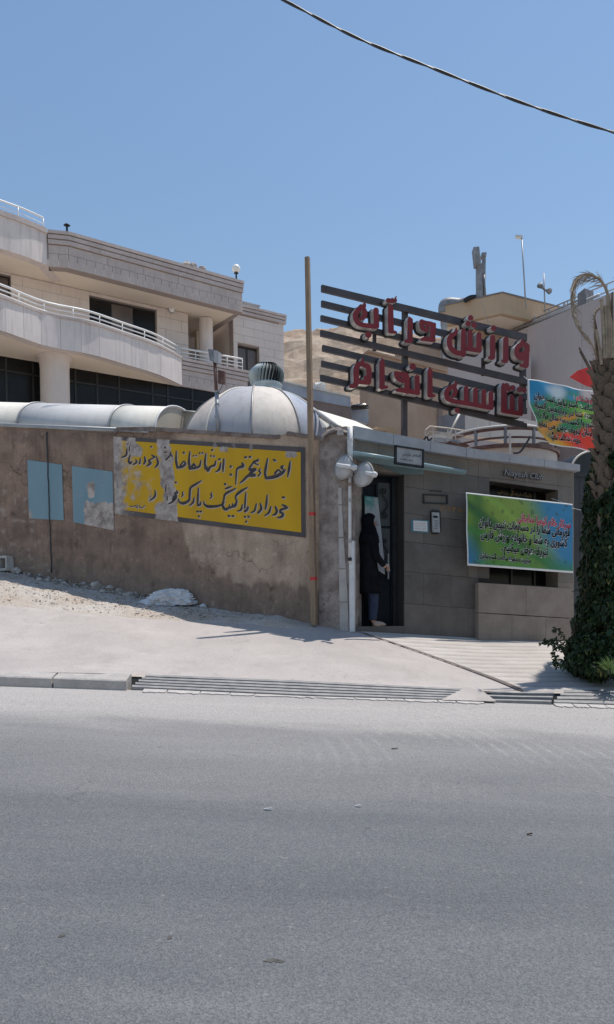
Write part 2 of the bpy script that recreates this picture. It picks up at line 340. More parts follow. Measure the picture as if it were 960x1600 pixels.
# ---------------------------------------------------------------- object helpers
def tag(o, label=None, cat=None, group=None, kind=None):
    if label: o['label'] = label
    if cat: o['category'] = cat
    if group: o['group'] = group
    if kind: o['kind'] = kind
    return o
def thing(name, label, cat, loc, group=None):
    o = bpy.data.objects.new(name, None); o.empty_display_size = .2; COL.objects.link(o); o.location = loc
    return tag(o, label, cat, group)
def link(name, me, mat, parent=None, smooth_=False, **k):
    o = bpy.data.objects.new(name, me); COL.objects.link(o)
    if mat is not None and not me.materials: me.materials.append(M[mat] if isinstance(mat, str) else mat)
    if parent is not None:
        o.parent = parent
        if parent.type == 'EMPTY': o.location = -V(parent.location)
    if smooth_:
        me.polygons.foreach_set('use_smooth', [True] * len(me.polygons))
    if k: tag(o, **k)
    return o
class MB:
    def __init__(S): S.v = []; S.f = []
    def add(S, vs, fs):
        b = len(S.v); S.v += [tuple(x) for x in vs]; S.f += [tuple(i + b for i in f) for f in fs]; return S
    def prism(S, front, back):
        n = len(front)
        fs = [tuple(range(n)), tuple(range(2 * n - 1, n - 1, -1))] + [(i, i + n, (i + 1) % n + n, (i + 1) % n) for i in range(n)]
        return S.add(list(front) + list(back), fs)
    def slab(S, pl, pts, off=0, th=.05):      # outline measured on plane pl at offset off, thickness th behind it
        f = [pl.at(x, y, off) for x, y in pts]; return S.prism(f, [p - pl.N * th for p in f])
    def rect(S, pl, s0, s1, z0, z1, off=0, th=.05):
        f = [pl.p(s0, z0, off), pl.p(s1, z0, off), pl.p(s1, z1, off), pl.p(s0, z1, off)]
        return S.prism(f, [p - pl.N * th for p in f])
    def box(S, c, sx, sy, sz, ax=None):
        ax = ax or (V((1, 0, 0)), V((0, 1, 0)), V((0, 0, 1))); c = V(c)
        q = [c + ax[0] * (i * sx / 2) + ax[1] * (j * sy / 2) + ax[2] * (k * sz / 2) for i, j, k in
             ((-1, -1, -1), (1, -1, -1), (1, 1, -1), (-1, 1, -1), (-1, -1, 1), (1, -1, 1), (1, 1, 1), (-1, 1, 1))]
        return S.add(q, [(0, 3, 2, 1), (4, 5, 6, 7), (0, 1, 5, 4), (1, 2, 6, 5), (2, 3, 7, 6), (3, 0, 4, 7)])
    def bar(S, a, b, w, h, up=V((0, 0, 1))):
        a, b = V(a), V(b); d = (b - a); L = d.length; d.normalize(); x = d.cross(up)
        if x.length < 1e-4: x = d.cross(V((1, 0, 0)))
        x.normalize(); z = x.cross(d)
        return S.box((a + b) / 2, L, w, h, (d, x, z))
    def tube(S, pts, r, n=8, cap=True, rs=None):
        pts = [V(p) for p in pts]; rings = []; prev = None
        for i, p in enumerate(pts):
            d = (pts[min(i + 1, len(pts) - 1)] - pts[max(i - 1, 0)]).normalized()
            if prev is None:
                x = d.cross(V((0, 0, 1)))
                if x.length < .05: x = d.cross(V((1, 0, 0)))
            else: x = prev - d * prev.dot(d)
            x.normalize(); prev = x; y = d.cross(x); rr = rs[i] if rs else r
            rings.append([p + (x * math.cos(t) + y * math.sin(t)) * rr for t in [2 * math.pi * k / n for k in range(n)]])
        vs = [q for g in rings for q in g]; fs = []
        for i in range(len(pts) - 1):
            for k in range(n):
                fs.append((i * n + k, i * n + (k + 1) % n, (i + 1) * n + (k + 1) % n, (i + 1) * n + k))
        if cap: fs += [tuple(range(n - 1, -1, -1)), tuple(range((len(pts) - 1) * n, len(pts) * n))]
        return S.add(vs, fs)
    def lathe(S, c, prof, n=24, axis=V((0, 0, 1)), a0=0, a1=2 * math.pi, sx=1):
        axis = V(axis).normalized(); x = axis.cross(V((0, 0, 1)))
        if x.length < .05: x = V((1, 0, 0))
        x.normalize(); y = axis.cross(x); c = V(c); full = abs(a1 - a0 - 2 * math.pi) < 1e-6; m = n if full else n + 1
        vs = []
        for r, h in prof:
            for k in range(m):
                t = a0 + (a1 - a0) * k / n; vs.append(c + axis * h + (x * math.cos(t) * sx + y * math.sin(t)) * r)
        fs = []
        for i in range(len(prof) - 1):
            for k in range(n):
                k2 = (k + 1) % m; fs.append((i * m + k, i * m + k2, (i + 1) * m + k2, (i + 1) * m + k))
        return S.add(vs, fs)
    def mesh(S, name):
        me = bpy.data.meshes.new(name); me.from_pydata(S.v, [], S.f); me.update(); return me
    def build(S, name, mat, parent=None, smooth_=False, **k):
        me = S.mesh(name)
        bm = bmesh.new(); bm.from_mesh(me); bmesh.ops.recalc_face_normals(bm, faces=bm.faces); bm.to_mesh(me); bm.free()
        return link(name, me, mat, parent, smooth_, **k)
def bez(pts, n=8):                         # Catmull-Rom through points
    P_ = [V(p) for p in pts]; P_ = [P_[0] * 2 - P_[1]] + P_ + [P_[-1] * 2 - P_[-2]]; out = []
    for i in range(1, len(P_) - 2):
        for k in range(n):
            t = k / n; a, b, c, d = P_[i - 1:i + 3]
            out.append(.5 * ((2 * b) + (c - a) * t + (2 * a - 5 * b + 4 * c - d) * t * t + (3 * b - a - 3 * c + d) * t ** 3))
    out.append(P_[-2]); return out
def grid(name, nu, nv, fn, mat, parent=None, smooth_=True, col=None, attr='Col', **k):
    vs = [fn(i / nu, j / nv) for j in range(nv + 1) for i in range(nu + 1)]
    fs = [(j * (nu + 1) + i, j * (nu + 1) + i + 1, (j + 1) * (nu + 1) + i + 1, (j + 1) * (nu + 1) + i) for j in range(nv) for i in range(nu)]
    me = bpy.data.meshes.new(name); me.from_pydata(vs, [], fs); me.update()
    if col:
        if attr == 'wear':
            a = me.attributes.new('wear', 'FLOAT', 'POINT')
            a.data.foreach_set('value', [col(i / nu, j / nv) for j in range(nv + 1) for i in range(nu + 1)])
        else:
            a = me.attributes.new(attr, 'FLOAT_COLOR', 'POINT'); buf = []
            for j in range(nv + 1):
                for i in range(nu + 1): buf += [*col(i / nu, j / nv), 1.]
            a.data.foreach_set('color', buf)
    return link(name, me, mat, parent, smooth_, **k)

# ---------------------------------------------------------------- Arabic writing
FORMS = {}
for cp in range(0xFB50, 0xFEFD):
    dc = unicodedata.decomposition(chr(cp)).split()
    if len(dc) == 2 and dc[0] in ('<isolated>', '<final>', '<initial>', '<medial>'): FORMS.setdefault(chr(int(dc[1], 16)), {})[dc[0][1:-1]] = chr(cp)
def shape(t):
    out = []
    t = t.replace('لا', '\u0001')
    def joins_next(c): return c == '\u0640' or (c in FORMS and 'initial' in FORMS[c])
    def joins_prev(c): return c in '\u0001\u0640' or (c in FORMS and 'final' in FORMS[c])
    for i, c in enumerate(t):
        pv = i > 0 and joins_next(t[i - 1]) and joins_prev(c); nx = i < len(t) - 1 and joins_next(c) and joins_prev(t[i + 1])
        if c == '\u0001': out.append('\uFEFC' if pv else '\uFEFB'); continue
        if c in FORMS:
            f = FORMS[c]; key = 'medial' if pv and nx else 'final' if pv else 'initial' if nx else 'isolated'
            out.append(f.get(key) or f.get('isolated') or c)
        else: out.append(c)
    return ''.join(reversed(out))
_textcache = {}
def text_geo(t, off=0., shear=0.):
    key = (t, off, shear)
    if key not in _textcache:
        cu = bpy.data.curves.new('t', 'FONT'); cu.body = t; cu.size = 1; cu.offset = off; cu.resolution_u = 2; cu.shear = shear
        o = bpy.data.objects.new('t', cu); COL.objects.link(o); bpy.context.view_layer.update()
        me = bpy.data.meshes.new_from_object(o.evaluated_get(bpy.context.evaluated_depsgraph_get()))
        vs = [(v.co.x, v.co.y) for v in me.vertices]; fs = [tuple(p.vertices) for p in me.polygons]
        bpy.data.objects.remove(o); bpy.data.curves.remove(cu); bpy.data.meshes.remove(me); _textcache[key] = (vs, fs)
    return _textcache[key]
def text_on(name, t, surf, u0, v0, u1, v1, mat, parent, lift=.003, off=0., hu=.1, shear=0., **k):
    """surf(u,v,lift) gives a point; baseline runs (u0,v0)->(u1,v1); em height hu in v units (v downward)."""
    vs, fs = text_geo(t, off, shear); base, _ = text_geo(t, 0., shear)
    x0 = min(v[0] for v in base); x1 = max(v[0] for v in base); W = x1 - x0
    P_ = []
    for x, y in vs:
        q = (x - x0) / W; P_.append(surf(u0 + (u1 - u0) * q, v0 + (v1 - v0) * q - y * hu, lift))
    me = bpy.data.meshes.new(name); me.from_pydata(P_, [], fs); me.update()
    return link(name, me, mat, parent, **k)

# ---------------------------------------------------------------- stroke lettering: distance field -> clean outline -> mesh
def field(shapes, x0, y0, x1, y1, h):
    nx, ny = int((x1 - x0) / h) + 2, int((y1 - y0) / h) + 2
    X = x0 + np.arange(nx) * h; Y = y0 + np.arange(ny) * h
    D = np.full((ny, nx), 50.)
    for sh in shapes:
        if len(sh) == 1: sh = [sh[0], (sh[0][0] + .01, sh[0][1], sh[0][2])]
        for (ax, ay, aw), (bx, by, bw) in zip(sh[:-1], sh[1:]):
            m = max(aw, bw) / 2 + 3 * h
            i0 = max(0, int((min(ax, bx) - m - x0) / h)); i1 = min(nx, int((max(ax, bx) + m - x0) / h) + 2)
            j0 = max(0, int((min(ay, by) - m - y0) / h)); j1 = min(ny, int((max(ay, by) + m - y0) / h) + 2)
            if i1 <= i0 or j1 <= j0: continue
            gx, gy = np.meshgrid(X[i0:i1], Y[j0:j1]); L2 = (bx - ax) ** 2 + (by - ay) ** 2
            t = np.clip(((gx - ax) * (bx - ax) + (gy - ay) * (by - ay)) / max(L2, 1e-9), 0, 1)
            d = np.hypot(gx - ax - t * (bx - ax), gy - ay - t * (by - ay)) - (aw + (bw - aw) * t) / 2
            D[j0:j1, i0:i1] = np.minimum(D[j0:j1, i0:i1], d)
    return X, Y, D
MSC = {1: [(0, 'b', 'l')], }
def field_mesh(X, Y, D, grow=0.):
    """marching squares: polygons of the inside (D < grow) and boundary segments"""
    Q = D - grow; vs = []; idx = {}; fs = []; seg = []
    def vert(k, p):
        if k not in idx: idx[k] = len(vs); vs.append(p)
        return idx[k]
    ins = Q < 0; ny, nx = Q.shape
    for j in range(ny - 1):
        r0, r1 = ins[j], ins[j + 1]
        act = np.nonzero(r0[:-1] | r0[1:] | r1[:-1] | r1[1:])[0]; run = None; last = -2
        for i in list(act) + [-9]:
            if i >= 0: c = (r0[i], r0[i + 1], r1[i + 1], r1[i]); full = all(c)
            else: full = False
            if run is not None and not (full and i == last + 1):
                fs.append((vert((0, run, j), (X[run], Y[j])), vert((0, last + 1, j), (X[last + 1], Y[j])),
                           vert((0, last + 1, j + 1), (X[last + 1], Y[j + 1])), vert((0, run, j + 1), (X[run], Y[j + 1])))); run = None
            if i < 0: break
            if full:
                if run is None: run = i
                last = i; continue
            cs = [(i, j), (i + 1, j), (i + 1, j + 1), (i, j + 1)]; poly = []
            for k in range(4):
                a, b = cs[k], cs[(k + 1) % 4]; ia, ib = c[k], c[(k + 1) % 4]
                if ia: poly.append(vert((0, *a), (X[a[0]], Y[a[1]])))
                if ia != ib:
                    va, vb = Q[a[1], a[0]], Q[b[1], b[0]]; t = va / (va - vb); kk = (1, min(a, b), max(a, b))
                    q = vert(kk, (X[a[0]] + t * (X[b[0]] - X[a[0]]), Y[a[1]] + t * (Y[b[1]] - Y[a[1]]))); poly.append(q)
                    if ia: ex = q
                    else:
                        en = q
            if len(poly) > 2: fs.append(tuple(poly))
            if sum(c) in (1, 2, 3):
                cut = [q for q in poly if True]
                ed = [(poly[k], poly[(k + 1) % len(poly)]) for k in range(len(poly))]
                cuts = {v for kk, v in idx.items() if False}
                seg.append((ex, en))
    return vs, fs, seg
def extruded(name, X, Y, D, grow, fmap, front, back, mat, parent, side_mat=None, **k):
    vs, fs, seg = field_mesh(X, Y, D, grow)
    n = len(vs); f = [fmap(x, y, front) for x, y in vs]; P_ = list(f); F_ = list(fs)
    mi = [0] * len(fs)
    if back is not None:
        P_ += [fmap(x, y, back) for x, y in vs]
        for a, b in seg: F_.append((a, b, b + n, a + n)); mi.append(1 if side_mat else 0)
        F_ += [tuple(reversed([q + n for q in g])) for g in fs]; mi += [1 if side_mat else 0] * len(fs)
    me = bpy.data.meshes.new(name); me.from_pydata(P_, [], F_); me.update()
    me.materials.append(M[mat])
    if side_mat: me.materials.append(M[side_mat]); me.polygons.foreach_set('material_index', mi)
    return link(name, me, None, parent, **k)
def T(strokes, ox, oy, s):                 # tracing units -> photo pixels
    out_ = []
    for st in strokes:
        if len(st) > 2: st = [tuple(p) for p in bez(st, 5)]
        out_.append(st)
    strokes = out_
    return [[(ox + x / s, oy + y / s, w / s) for x, y, w in st] for st in strokes]

#================================================================ SETTING: ground
ELINE = [(0, 1070), (200, 1077), (480, 1090), (870, 1101), (960, 1104)]
DLINE = [(0, 1049), (100, 1051), (200, 1053), (480, 1064), (690, 1075), (815, 1080), (960, 1079)]
def road_z(x, y): return .0983 * y - .053 * x
def edge(px): return pY(px, interp(px, ELINE), 9.0)
def dpt(px):
    Y = 9.2 + .25 * smooth(150, 260, px); return pY(px, interp(px, DLINE), Y)
WB = [(-300, 850), (0, 893), (300, 951), (490, 975), (530, 983), (553, 986)]
EB = [(553, 986), (750, 998), (895, 1000), (1100, 1003)]
def wpt(px):
    if px < 553: p = PW.at(px, interp(px, WB)); return p - PW.N * .2
    p = PE.at(px, interp(px, EB)); return p - PE.N * .5
def wedge(px):
    return PW.at(px, interp(px, WB)) if px < 553 else PE.at(px, interp(px, EB))
def surf(px, t):                            # t 0 at the drain, 1 at the wall line, beyond 1 under the wall
    a, b = dpt(px), wedge(px)
    p = a.lerp(b, t)
    p.z -= .05 * math.sin(math.pi * clamp(t)) * (1 if px < 500 else .4)
    return p
def joint_x(t): return 815 + (556 - 815) * t
# asphalt: one wide sheet
def road_fn(u, v):
    x = -60 + 120 * u; y = -12 + 21 * v
    x *= .35 + .65 * abs(2 * u - 1); 
    p = edge(480 + (x) / 9 * 1300)
    yy = y if v < 1 else p.y
    return V((x, yy, road_z(x, yy) - (0.01 if v == 1 else 0)))
road = grid('road', 60, 24, lambda u, v: V(((-60 + 120 * u) * (.25 + .75 * abs(2 * u - 1)), -12 + 21.05 * v, road_z((-60 + 120 * u) * (.25 + .75 * abs(2 * u - 1)), -12 + 21.05 * v))), 'road', kind='structure')
def gfn(u, v):
    x = -400 + 800 * u; y = -300 + 800 * v
    x = math.copysign(abs(x / 400) ** 2 * 400, x); y = 9.6 + math.copysign(abs((y - 9.6) / 480) ** 2 * 480, y - 9.6)
    z = .0983 * max(-14, min(y, 9.6)) - .053 * max(-22, min(22, x)) - .7
    if y > 9.6: z += (y - 9.6) * .03
    return V((x, y, z))
grid('ground', 80, 80, gfn, 'dirt', kind='structure')
# pavement and ribbed driveway
grid('pavement', 90, 30, lambda u, v: surf(-700 + (joint_x(v * 1.04) + 700) * u, v * 1.04), 'pave', kind='structure')
NR = 15
def drv(u, v):
    j, r = divmod(v * NR * 8 + 1e-6, 8); t = v * 1.12; x0 = joint_x(min(t, 1)); p = surf(x0 + (1500 - x0) * u * (.25 + .75 * u), t)
    g = [0, .35, .8, 1, 1, 1, .95, .6][int(r)]
    p.z += .018 * (g - 1) + .006
    return p
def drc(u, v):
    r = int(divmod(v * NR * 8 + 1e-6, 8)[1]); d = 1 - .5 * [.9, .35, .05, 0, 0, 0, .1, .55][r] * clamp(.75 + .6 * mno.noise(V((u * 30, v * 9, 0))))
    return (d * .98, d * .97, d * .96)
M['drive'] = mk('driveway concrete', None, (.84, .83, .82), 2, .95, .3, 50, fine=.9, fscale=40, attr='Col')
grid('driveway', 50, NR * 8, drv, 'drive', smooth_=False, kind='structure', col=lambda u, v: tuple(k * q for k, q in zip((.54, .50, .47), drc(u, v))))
m_ = MB()
for k in range(26):                         # dark joint between the two concretes, slightly ragged
    t0, t1 = k / 26, (k + 1) / 26
    a, b = surf(joint_x(t0), t0), surf(joint_x(t1), t1); wd = .018 + .02 * (1 - t0)
    m_.add([a + V((-wd, 0, .016)), a + V((wd, 0, .016)), b + V((wd, 0, .016)), b + V((-wd, 0, .016))], [(0, 1, 2, 3)])
m_.build('joint_line', 'joint', kind='structure')
# dirt verge at the foot of the wall
VT = [(-300, 900), (0, 946), (115, 958), (200, 966), (320, 972), (400, 976), (500, 988)]
def tv(px):
    want = interp(px, VT) + 2.0 * mno.noise(V((px * .03, 3, 0)))
    lo, hi = 0., 1.
    for _ in range(18):
        md = (lo + hi) / 2; p = surf(px, md); y = CY - (F * (p.z - EZ) / p.y + .018 * 0) - .018 * (px - CX)
        if y > want: lo = md
        else: hi = md
    return lo
def vg(u, v):
    px = -300 + 800 * u; t0 = tv(px); t = t0 + (1.03 - t0) * v; p = surf(px, t)
    q0 = p.z; kk = smooth(500, 425, px)
    p.z += .012 + .07 * smooth(0, .35, v) * (.5 + .5 * mno.noise(p * 1.3)) + .02 * mno.noise(p * 9) * smooth(0, .2, v) + .012 * mno.noise(p * 25) * v
    p.z += -.02 * (1 - smooth(0, .05, v))
    p.z = q0 + (p.z - q0) * kk - .004 * (1 - kk)
    return p
grid('dirt_verge', 200, 26, vg, 'dirt', kind='structure')
# verge gravel: small chips, uncountable
g_ = MB(); rr = random.Random(3)
for _ in range(2600):
    px = rr.uniform(-60, 420) ; v = rr.random() ** .8; v = 1 - (1 - v) * .95
    if px > 330 and rr.random() < .6: continue
    p = vg((px + 300) / 800, v); r = rr.choice((.010, .012, .016, .02, .03)) * rr.uniform(.6, 1.25)
    q = [p + V((rr.uniform(-1, 1), rr.uniform(-1, 1), rr.uniform(.1, .9))) * r for _ in range(5)]
    g_.add(q, [(0, 1, 2), (0, 2, 3), (0, 3, 1), (1, 2, 4), (2, 3, 4), (3, 1, 4)])
for _ in range(900):
    px = rr.choice((rr.uniform(-40, 225), rr.uniform(120, 225), rr.uniform(60, 225))); v = rr.uniform(.80, 1.0)
    p = vg((px + 300) / 800, v); r = rr.uniform(.015, .07) * (1 if v > .88 else .6)
    q = [p + V((rr.uniform(-1, 1), rr.uniform(-1, 1), rr.uniform(-.2, .9))) * r for _ in range(7)]
    g_.add(q, [(0, 1, 2), (0, 2, 3), (0, 3, 1), (1, 2, 4), (2, 3, 4), (3, 1, 4), (4, 5, 6), (0, 5, 6), (1, 5, 4), (2, 6, 5)])
g_.build('gravel', 'rubble', kind='stuff')
def stone(name, p, r, mat, label, cat='stone', group=None, seed=0, flat=.7, ax=(1, 1)):
    rr = random.Random(seed); bm = bmesh.new(); bmesh.ops.create_icosphere(bm, subdivisions=2, radius=1)
    for v in bm.verts:
        n = 1 + .45 * mno.noise(v.co * 1.4 + V((seed * 3.1, 0, 0))) + .12 * mno.noise(v.co * 4 + V((0, seed, 0)))
        v.co = V((v.co.x * r * n * ax[0], v.co.y * r * n * ax[1], v.co.z * r * n * flat))
    me = bpy.data.meshes.new(name); bm.to_mesh(me); bm.free(); o = link(name, me, mat); o.location = p; o.rotation_euler = (0, 0, rr.uniform(0, 6))
    return tag(o, label, cat, group)
def vp(px, v): return vg((px + 300) / 800, v)
sizes = [(26, .93, .11, 'rounded pale stone beside the concrete block at the wall foot'),
         (62, .80, .05, 'small pale stone on the sunlit edge of the verge'),
         (74, .84, .045, 'pale broken stone next to the hanging wall cable'),
         (100, .86, .06, 'longish pale chunk lying in front of the blue painted squares'),
         (132, .93, .07, 'dark grey stone in the wall shadow under the torn blue panel'),
         (150, .90, .09, 'square edged broken block lying in the wall shadow'),
         (172, .90, .08, 'grey rubble chunk under the left end of the yellow notice'),
         (188, .93, .07, 'grey rubble chunk close to the wall left of the white sack'),
         (203, .86, .06, 'small rubble chunk touching the left side of the white sack'),
         (214, .94, .06, 'dark stone behind the left side of the white sack'),
         (88, .95, .06, 'small grey chunk in the wall shadow between the two blue squares'),
         (118, .97, .075, 'flat grey slab fragment leaning on the wall below the second blue square'),
         (160, .80, .05, 'pale chip at the sunlit edge of the wall shadow'),
         (196, .80, .055, 'pale chip on the gravel in front of the rubble by the sack'),
         (240, .50, .04, 'small pale stone on the gravel in front of the white sack'),
         (45, .95, .06, 'dark stone close to the wall right of the concrete block'),
         (317, .80, .06, 'small white lump just right of the white sack')]
for i, (px, v, r, lb) in enumerate(sizes):
    stone('stone', vp(px, v) + V((0, 0, r * .3)), r, 'white_lump' if i == len(sizes) - 1 else 'rubble', lb, 'stone', 'stones at the foot of the wall', i + 1)
# crumpled white sack of plaster
def sack():
    bm = bmesh.new(); bmesh.ops.create_icosphere(bm, subdivisions=5, radius=1)
    for v in bm.verts:
        c = v.co.copy(); n = 1.12 + .25 * mno.noise(c * 1.3 + V((5, 0, 0))) - .55 * abs(mno.noise(c * 2.3 + V((1, 2, 0)))) - .25 * abs(mno.noise(c * 5.5)) - .12 * abs(mno.noise(c * 12))
        v.co = V((c.x * .46 * n, c.y * .26 * n, max(c.z, -.25) * .21 * n * (1 - .35 * abs(c.x))))
    me = bpy.data.meshes.new('plaster_sack'); bm.to_mesh(me); bm.free(); o = link('plaster_sack', me, 'white_lump', smooth_=False)
    o.location = vp(268, .70) + V((0, 0, .05)); o.rotation_euler = (R(8), 0, R(8)); tag(o, 'crumpled white plastic sack of plaster slumped at the foot of the wall', 'sack')
sack()
b_ = thing('concrete_block', 'broken hollow concrete block at the far left foot of the wall', 'block', vp(6, .9))
p0 = vp(4, .90)
for dz, nm in ((.25, 'top_web'), (.02, 'bottom_web')):
    MB().box(p0 + V((0, 0, dz)), .40, .2, .045, (PW.D, PW.N, V((0, 0, 1)))).build(nm, 'block', b_)
for du in (-.19, 0, .18):
    MB().box(p0 + PW.D * du + V((0, 0, .135)), .035, .2, .186, (PW.D, PW.N, V((0, 0, 1)))).build('side_web', 'block', b_)
# kerb stones
for i, (a, b) in enumerate(((-620, -320), (-317, -60), (-57, 81), (84, 198))):
    A, B = edge(a), edge(b); U = V((0, 0, 1)); hd = .10
    fr = [A + V((0, 0, -.12)), B + V((0, 0, -.12)), B + V((0, .0, hd - .015)), B + V((0, .015, hd)), A + V((0, .015, hd)), A + V((0, 0, hd - .015))]
    d2 = dpt(a) - A, dpt(b) - B
    bk = [A + V((0, .26, -.12)), B + V((0, .26, -.12)), B + V((0, .26, d2[1].z + .004)), B + V((0, .25, d2[1].z + .006)), A + V((0, .25, d2[0].z + .006)), A + V((0, .26, d2[0].z + .004))]
    o = MB()
    o.add(fr + bk, [(0, 1, 2, 5), (5, 2, 3, 4), (4, 3, 9, 10), (10, 9, 8, 11), (11, 8, 7, 6), (0, 6, 7, 1), (1, 7, 8, 9, 3, 2), (0, 5, 4, 10, 11, 6)])
    lb = ['pale kerb stone far outside on the left', 'pale kerb stone second from the left end', 'pale kerb stone at the left edge of the street view', 'chipped pale kerb stone that ends at the steel drain grating'][i]
    o.build('kerb_stone', 'kerb', label=lb, cat='kerb', group='kerb stones along the road')
# drain trench and gratings
grid('drain_channel', 60, 3, lambda u, v: (lambda px: edge(px).lerp(dpt(px), -.02 + 1.04 * v) + V((0, 0, -.28 if 0 < v < 1 else -.03)))(192 + 1400 * u), 'trench', smooth_=False, kind='structure')
def grating(x0, x1, fr, wf, label, dz=0):
    t = thing('drain_grating', label, 'drain grating', edge((x0 + x1) / 2), 'steel gratings over the roadside drain')
    for k, f in enumerate(fr):
        o = MB(); n = 14; xs = [x0 + k * 5 + (x1 - x0 - k * 3) * i / n for i in range(n + 1)]
        top = [edge(x).lerp(dpt(x), f - wf / 2) + V((0, 0, dz + .003 * mno.noise(V((x * .02, k, 0))))) for x in xs]
        bot = [edge(x).lerp(dpt(x), f + wf / 2) + V((0, 0, dz + .003 * mno.noise(V((x * .02, k, 0))))) for x in xs]
        vs = []; fs = []
        for a, b in zip(top, bot): vs += [a, b, b + V((0, 0, -.03)), a + V((0, 0, -.03))]
        for i in range(n):
            for q in range(4): fs.append((i * 4 + q, i * 4 + (q + 1) % 4, i * 4 + 4 + (q + 1) % 4, i * 4 + 4 + q))
        fs += [(3, 2, 1, 0), (n * 4, n * 4 + 1, n * 4 + 2, n * 4 + 3)]
        o.add(vs, fs); o.build('bar', 'steel', t)
grating(207, 732, (.18, .36, .54, .72, .90), .115, 'long rusty steel grating left of the driveway joint', .01)
grating(757, 862, (.16, .47, .78), .10, 'short open grating with wide black gaps at the driveway joint', .015)
grating(866, 1500, (.2, .45, .70, .92), .17, 'steel grating at the right under the driveway', .01)
mm = MB()
for (x0, x1) in ((690, 700), (741, 756)):
    pass
grid('drain_concrete', 30, 4, lambda u, v: (lambda px: edge(px).lerp(dpt(px), -.02 + 1.05 * v) + V((0, 0, .02 + .004 * mno.noise(V((px * .1, v * 3, 0))))))(690 + 40 * v + (56 - 40 * v + 30 * (1 - v)) * u), 'pave', kind='structure')
# ragged mortar lip where asphalt meets the drain
rr = random.Random(11); x = 225; mo = MB()
while x < 1000:
    wd = rr.uniform(20, 60)
    if not (745 < x + wd / 2 < 880):
        n = 7; top = [(x + (wd - 2) * i / n) for i in range(n + 1)]
        A = [edge(q) + V((0, .03, .014)) for q in top]
        B = [edge(q) + V((0, -rr.uniform(.07, .13) * (1 if 0 < i < n else .8), .0)) for i, q in enumerate(top)]
        B = [V((b.x, b.y, road_z(b.x, b.y) + .012)) for b in B]
        mo.prism(A + B[::-1], [q + V((0, 0, -.03)) for q in A + B[::-1]])
    x += wd
mo.build('mortar_edge', 'mortar', kind='stuff')
# litter on the road
for px, py, L, lb, mt in ((419, 1266, .05, 'thin white scrap of litter on the asphalt', 'paper'), (560, 1261, .035, 'tiny pale scrap lying on the road centre', 'paper'),
                          (828, 1305, .03, 'small dark twig on the right of the road', 'twig'), (617, 1171, .05, 'short dark twig on the dusty asphalt', 'twig')):
    a, e = ray(px, py); Y = EZ / (.0983 - .053 * a - e); c = V((a * Y, Y, EZ + e * Y + .006))
    tag(MB().bar(c - V((L / 2, -L * .1, 0)), c + V((L / 2, -L * .1, .006)), .012, .006).build('litter', mt), lb, 'litter')
for px, py, rx_, ry_, mt in ((97, 1462, .013, .007, 'tar'), (266, 1465, .010, .007, 'tar'), (424, 1501, .022, .008, 'tar'), (437, 1503, .014, .006, 'tar')):
    a, e = ray(px, py); Y = EZ / (.0983 - .053 * a - e); c = V((a * Y, Y, 0)); n_ = 22; ring_ = []
    for i in range(n_):
        t = 2 * math.pi * i / n_; k = 1 + .9 * mno.noise(V((math.cos(t) * 1.3, math.sin(t) * 1.3, px))) + .25 * mno.noise(V((math.cos(t) * 4, math.sin(t) * 4, px)))
        x, y = c.x + rx_ * k * math.cos(t), c.y + ry_ * k * math.sin(t) * 2; ring_.append(V((x, y, road_z(x, y) + .002)))
    MB().prism(ring_, [p - V((0, 0, .004)) for p in ring_]).build('tar_spot', mt, kind='structure')
# hill far behind
def hill(u, v):
    x = -70 + 190 * u; y = 110 + 150 * v; h = 62 * smooth(0, .42, v) 
    p = V((x, y, 0)); h *= 1 - .0011 * (x + 8) * 1 if x > -60 else 1
    n = mno.fractal(p * .03, 1, 2, 6) * 2.6 * smooth(0, .3, v) + mno.fractal(p * .2, 1, 2, 5) * 1.6
    z = 3 + h + n
    st = z / 5.5; z = (math.floor(st) + smooth(.25, .95, st - math.floor(st))) * 5.5 * .45 + z * .55
    return V((x, y + 3 * mno.noise(p * .06), z))
grid('hill', 200, 110, hill, 'hill', smooth_=False, kind='structure')
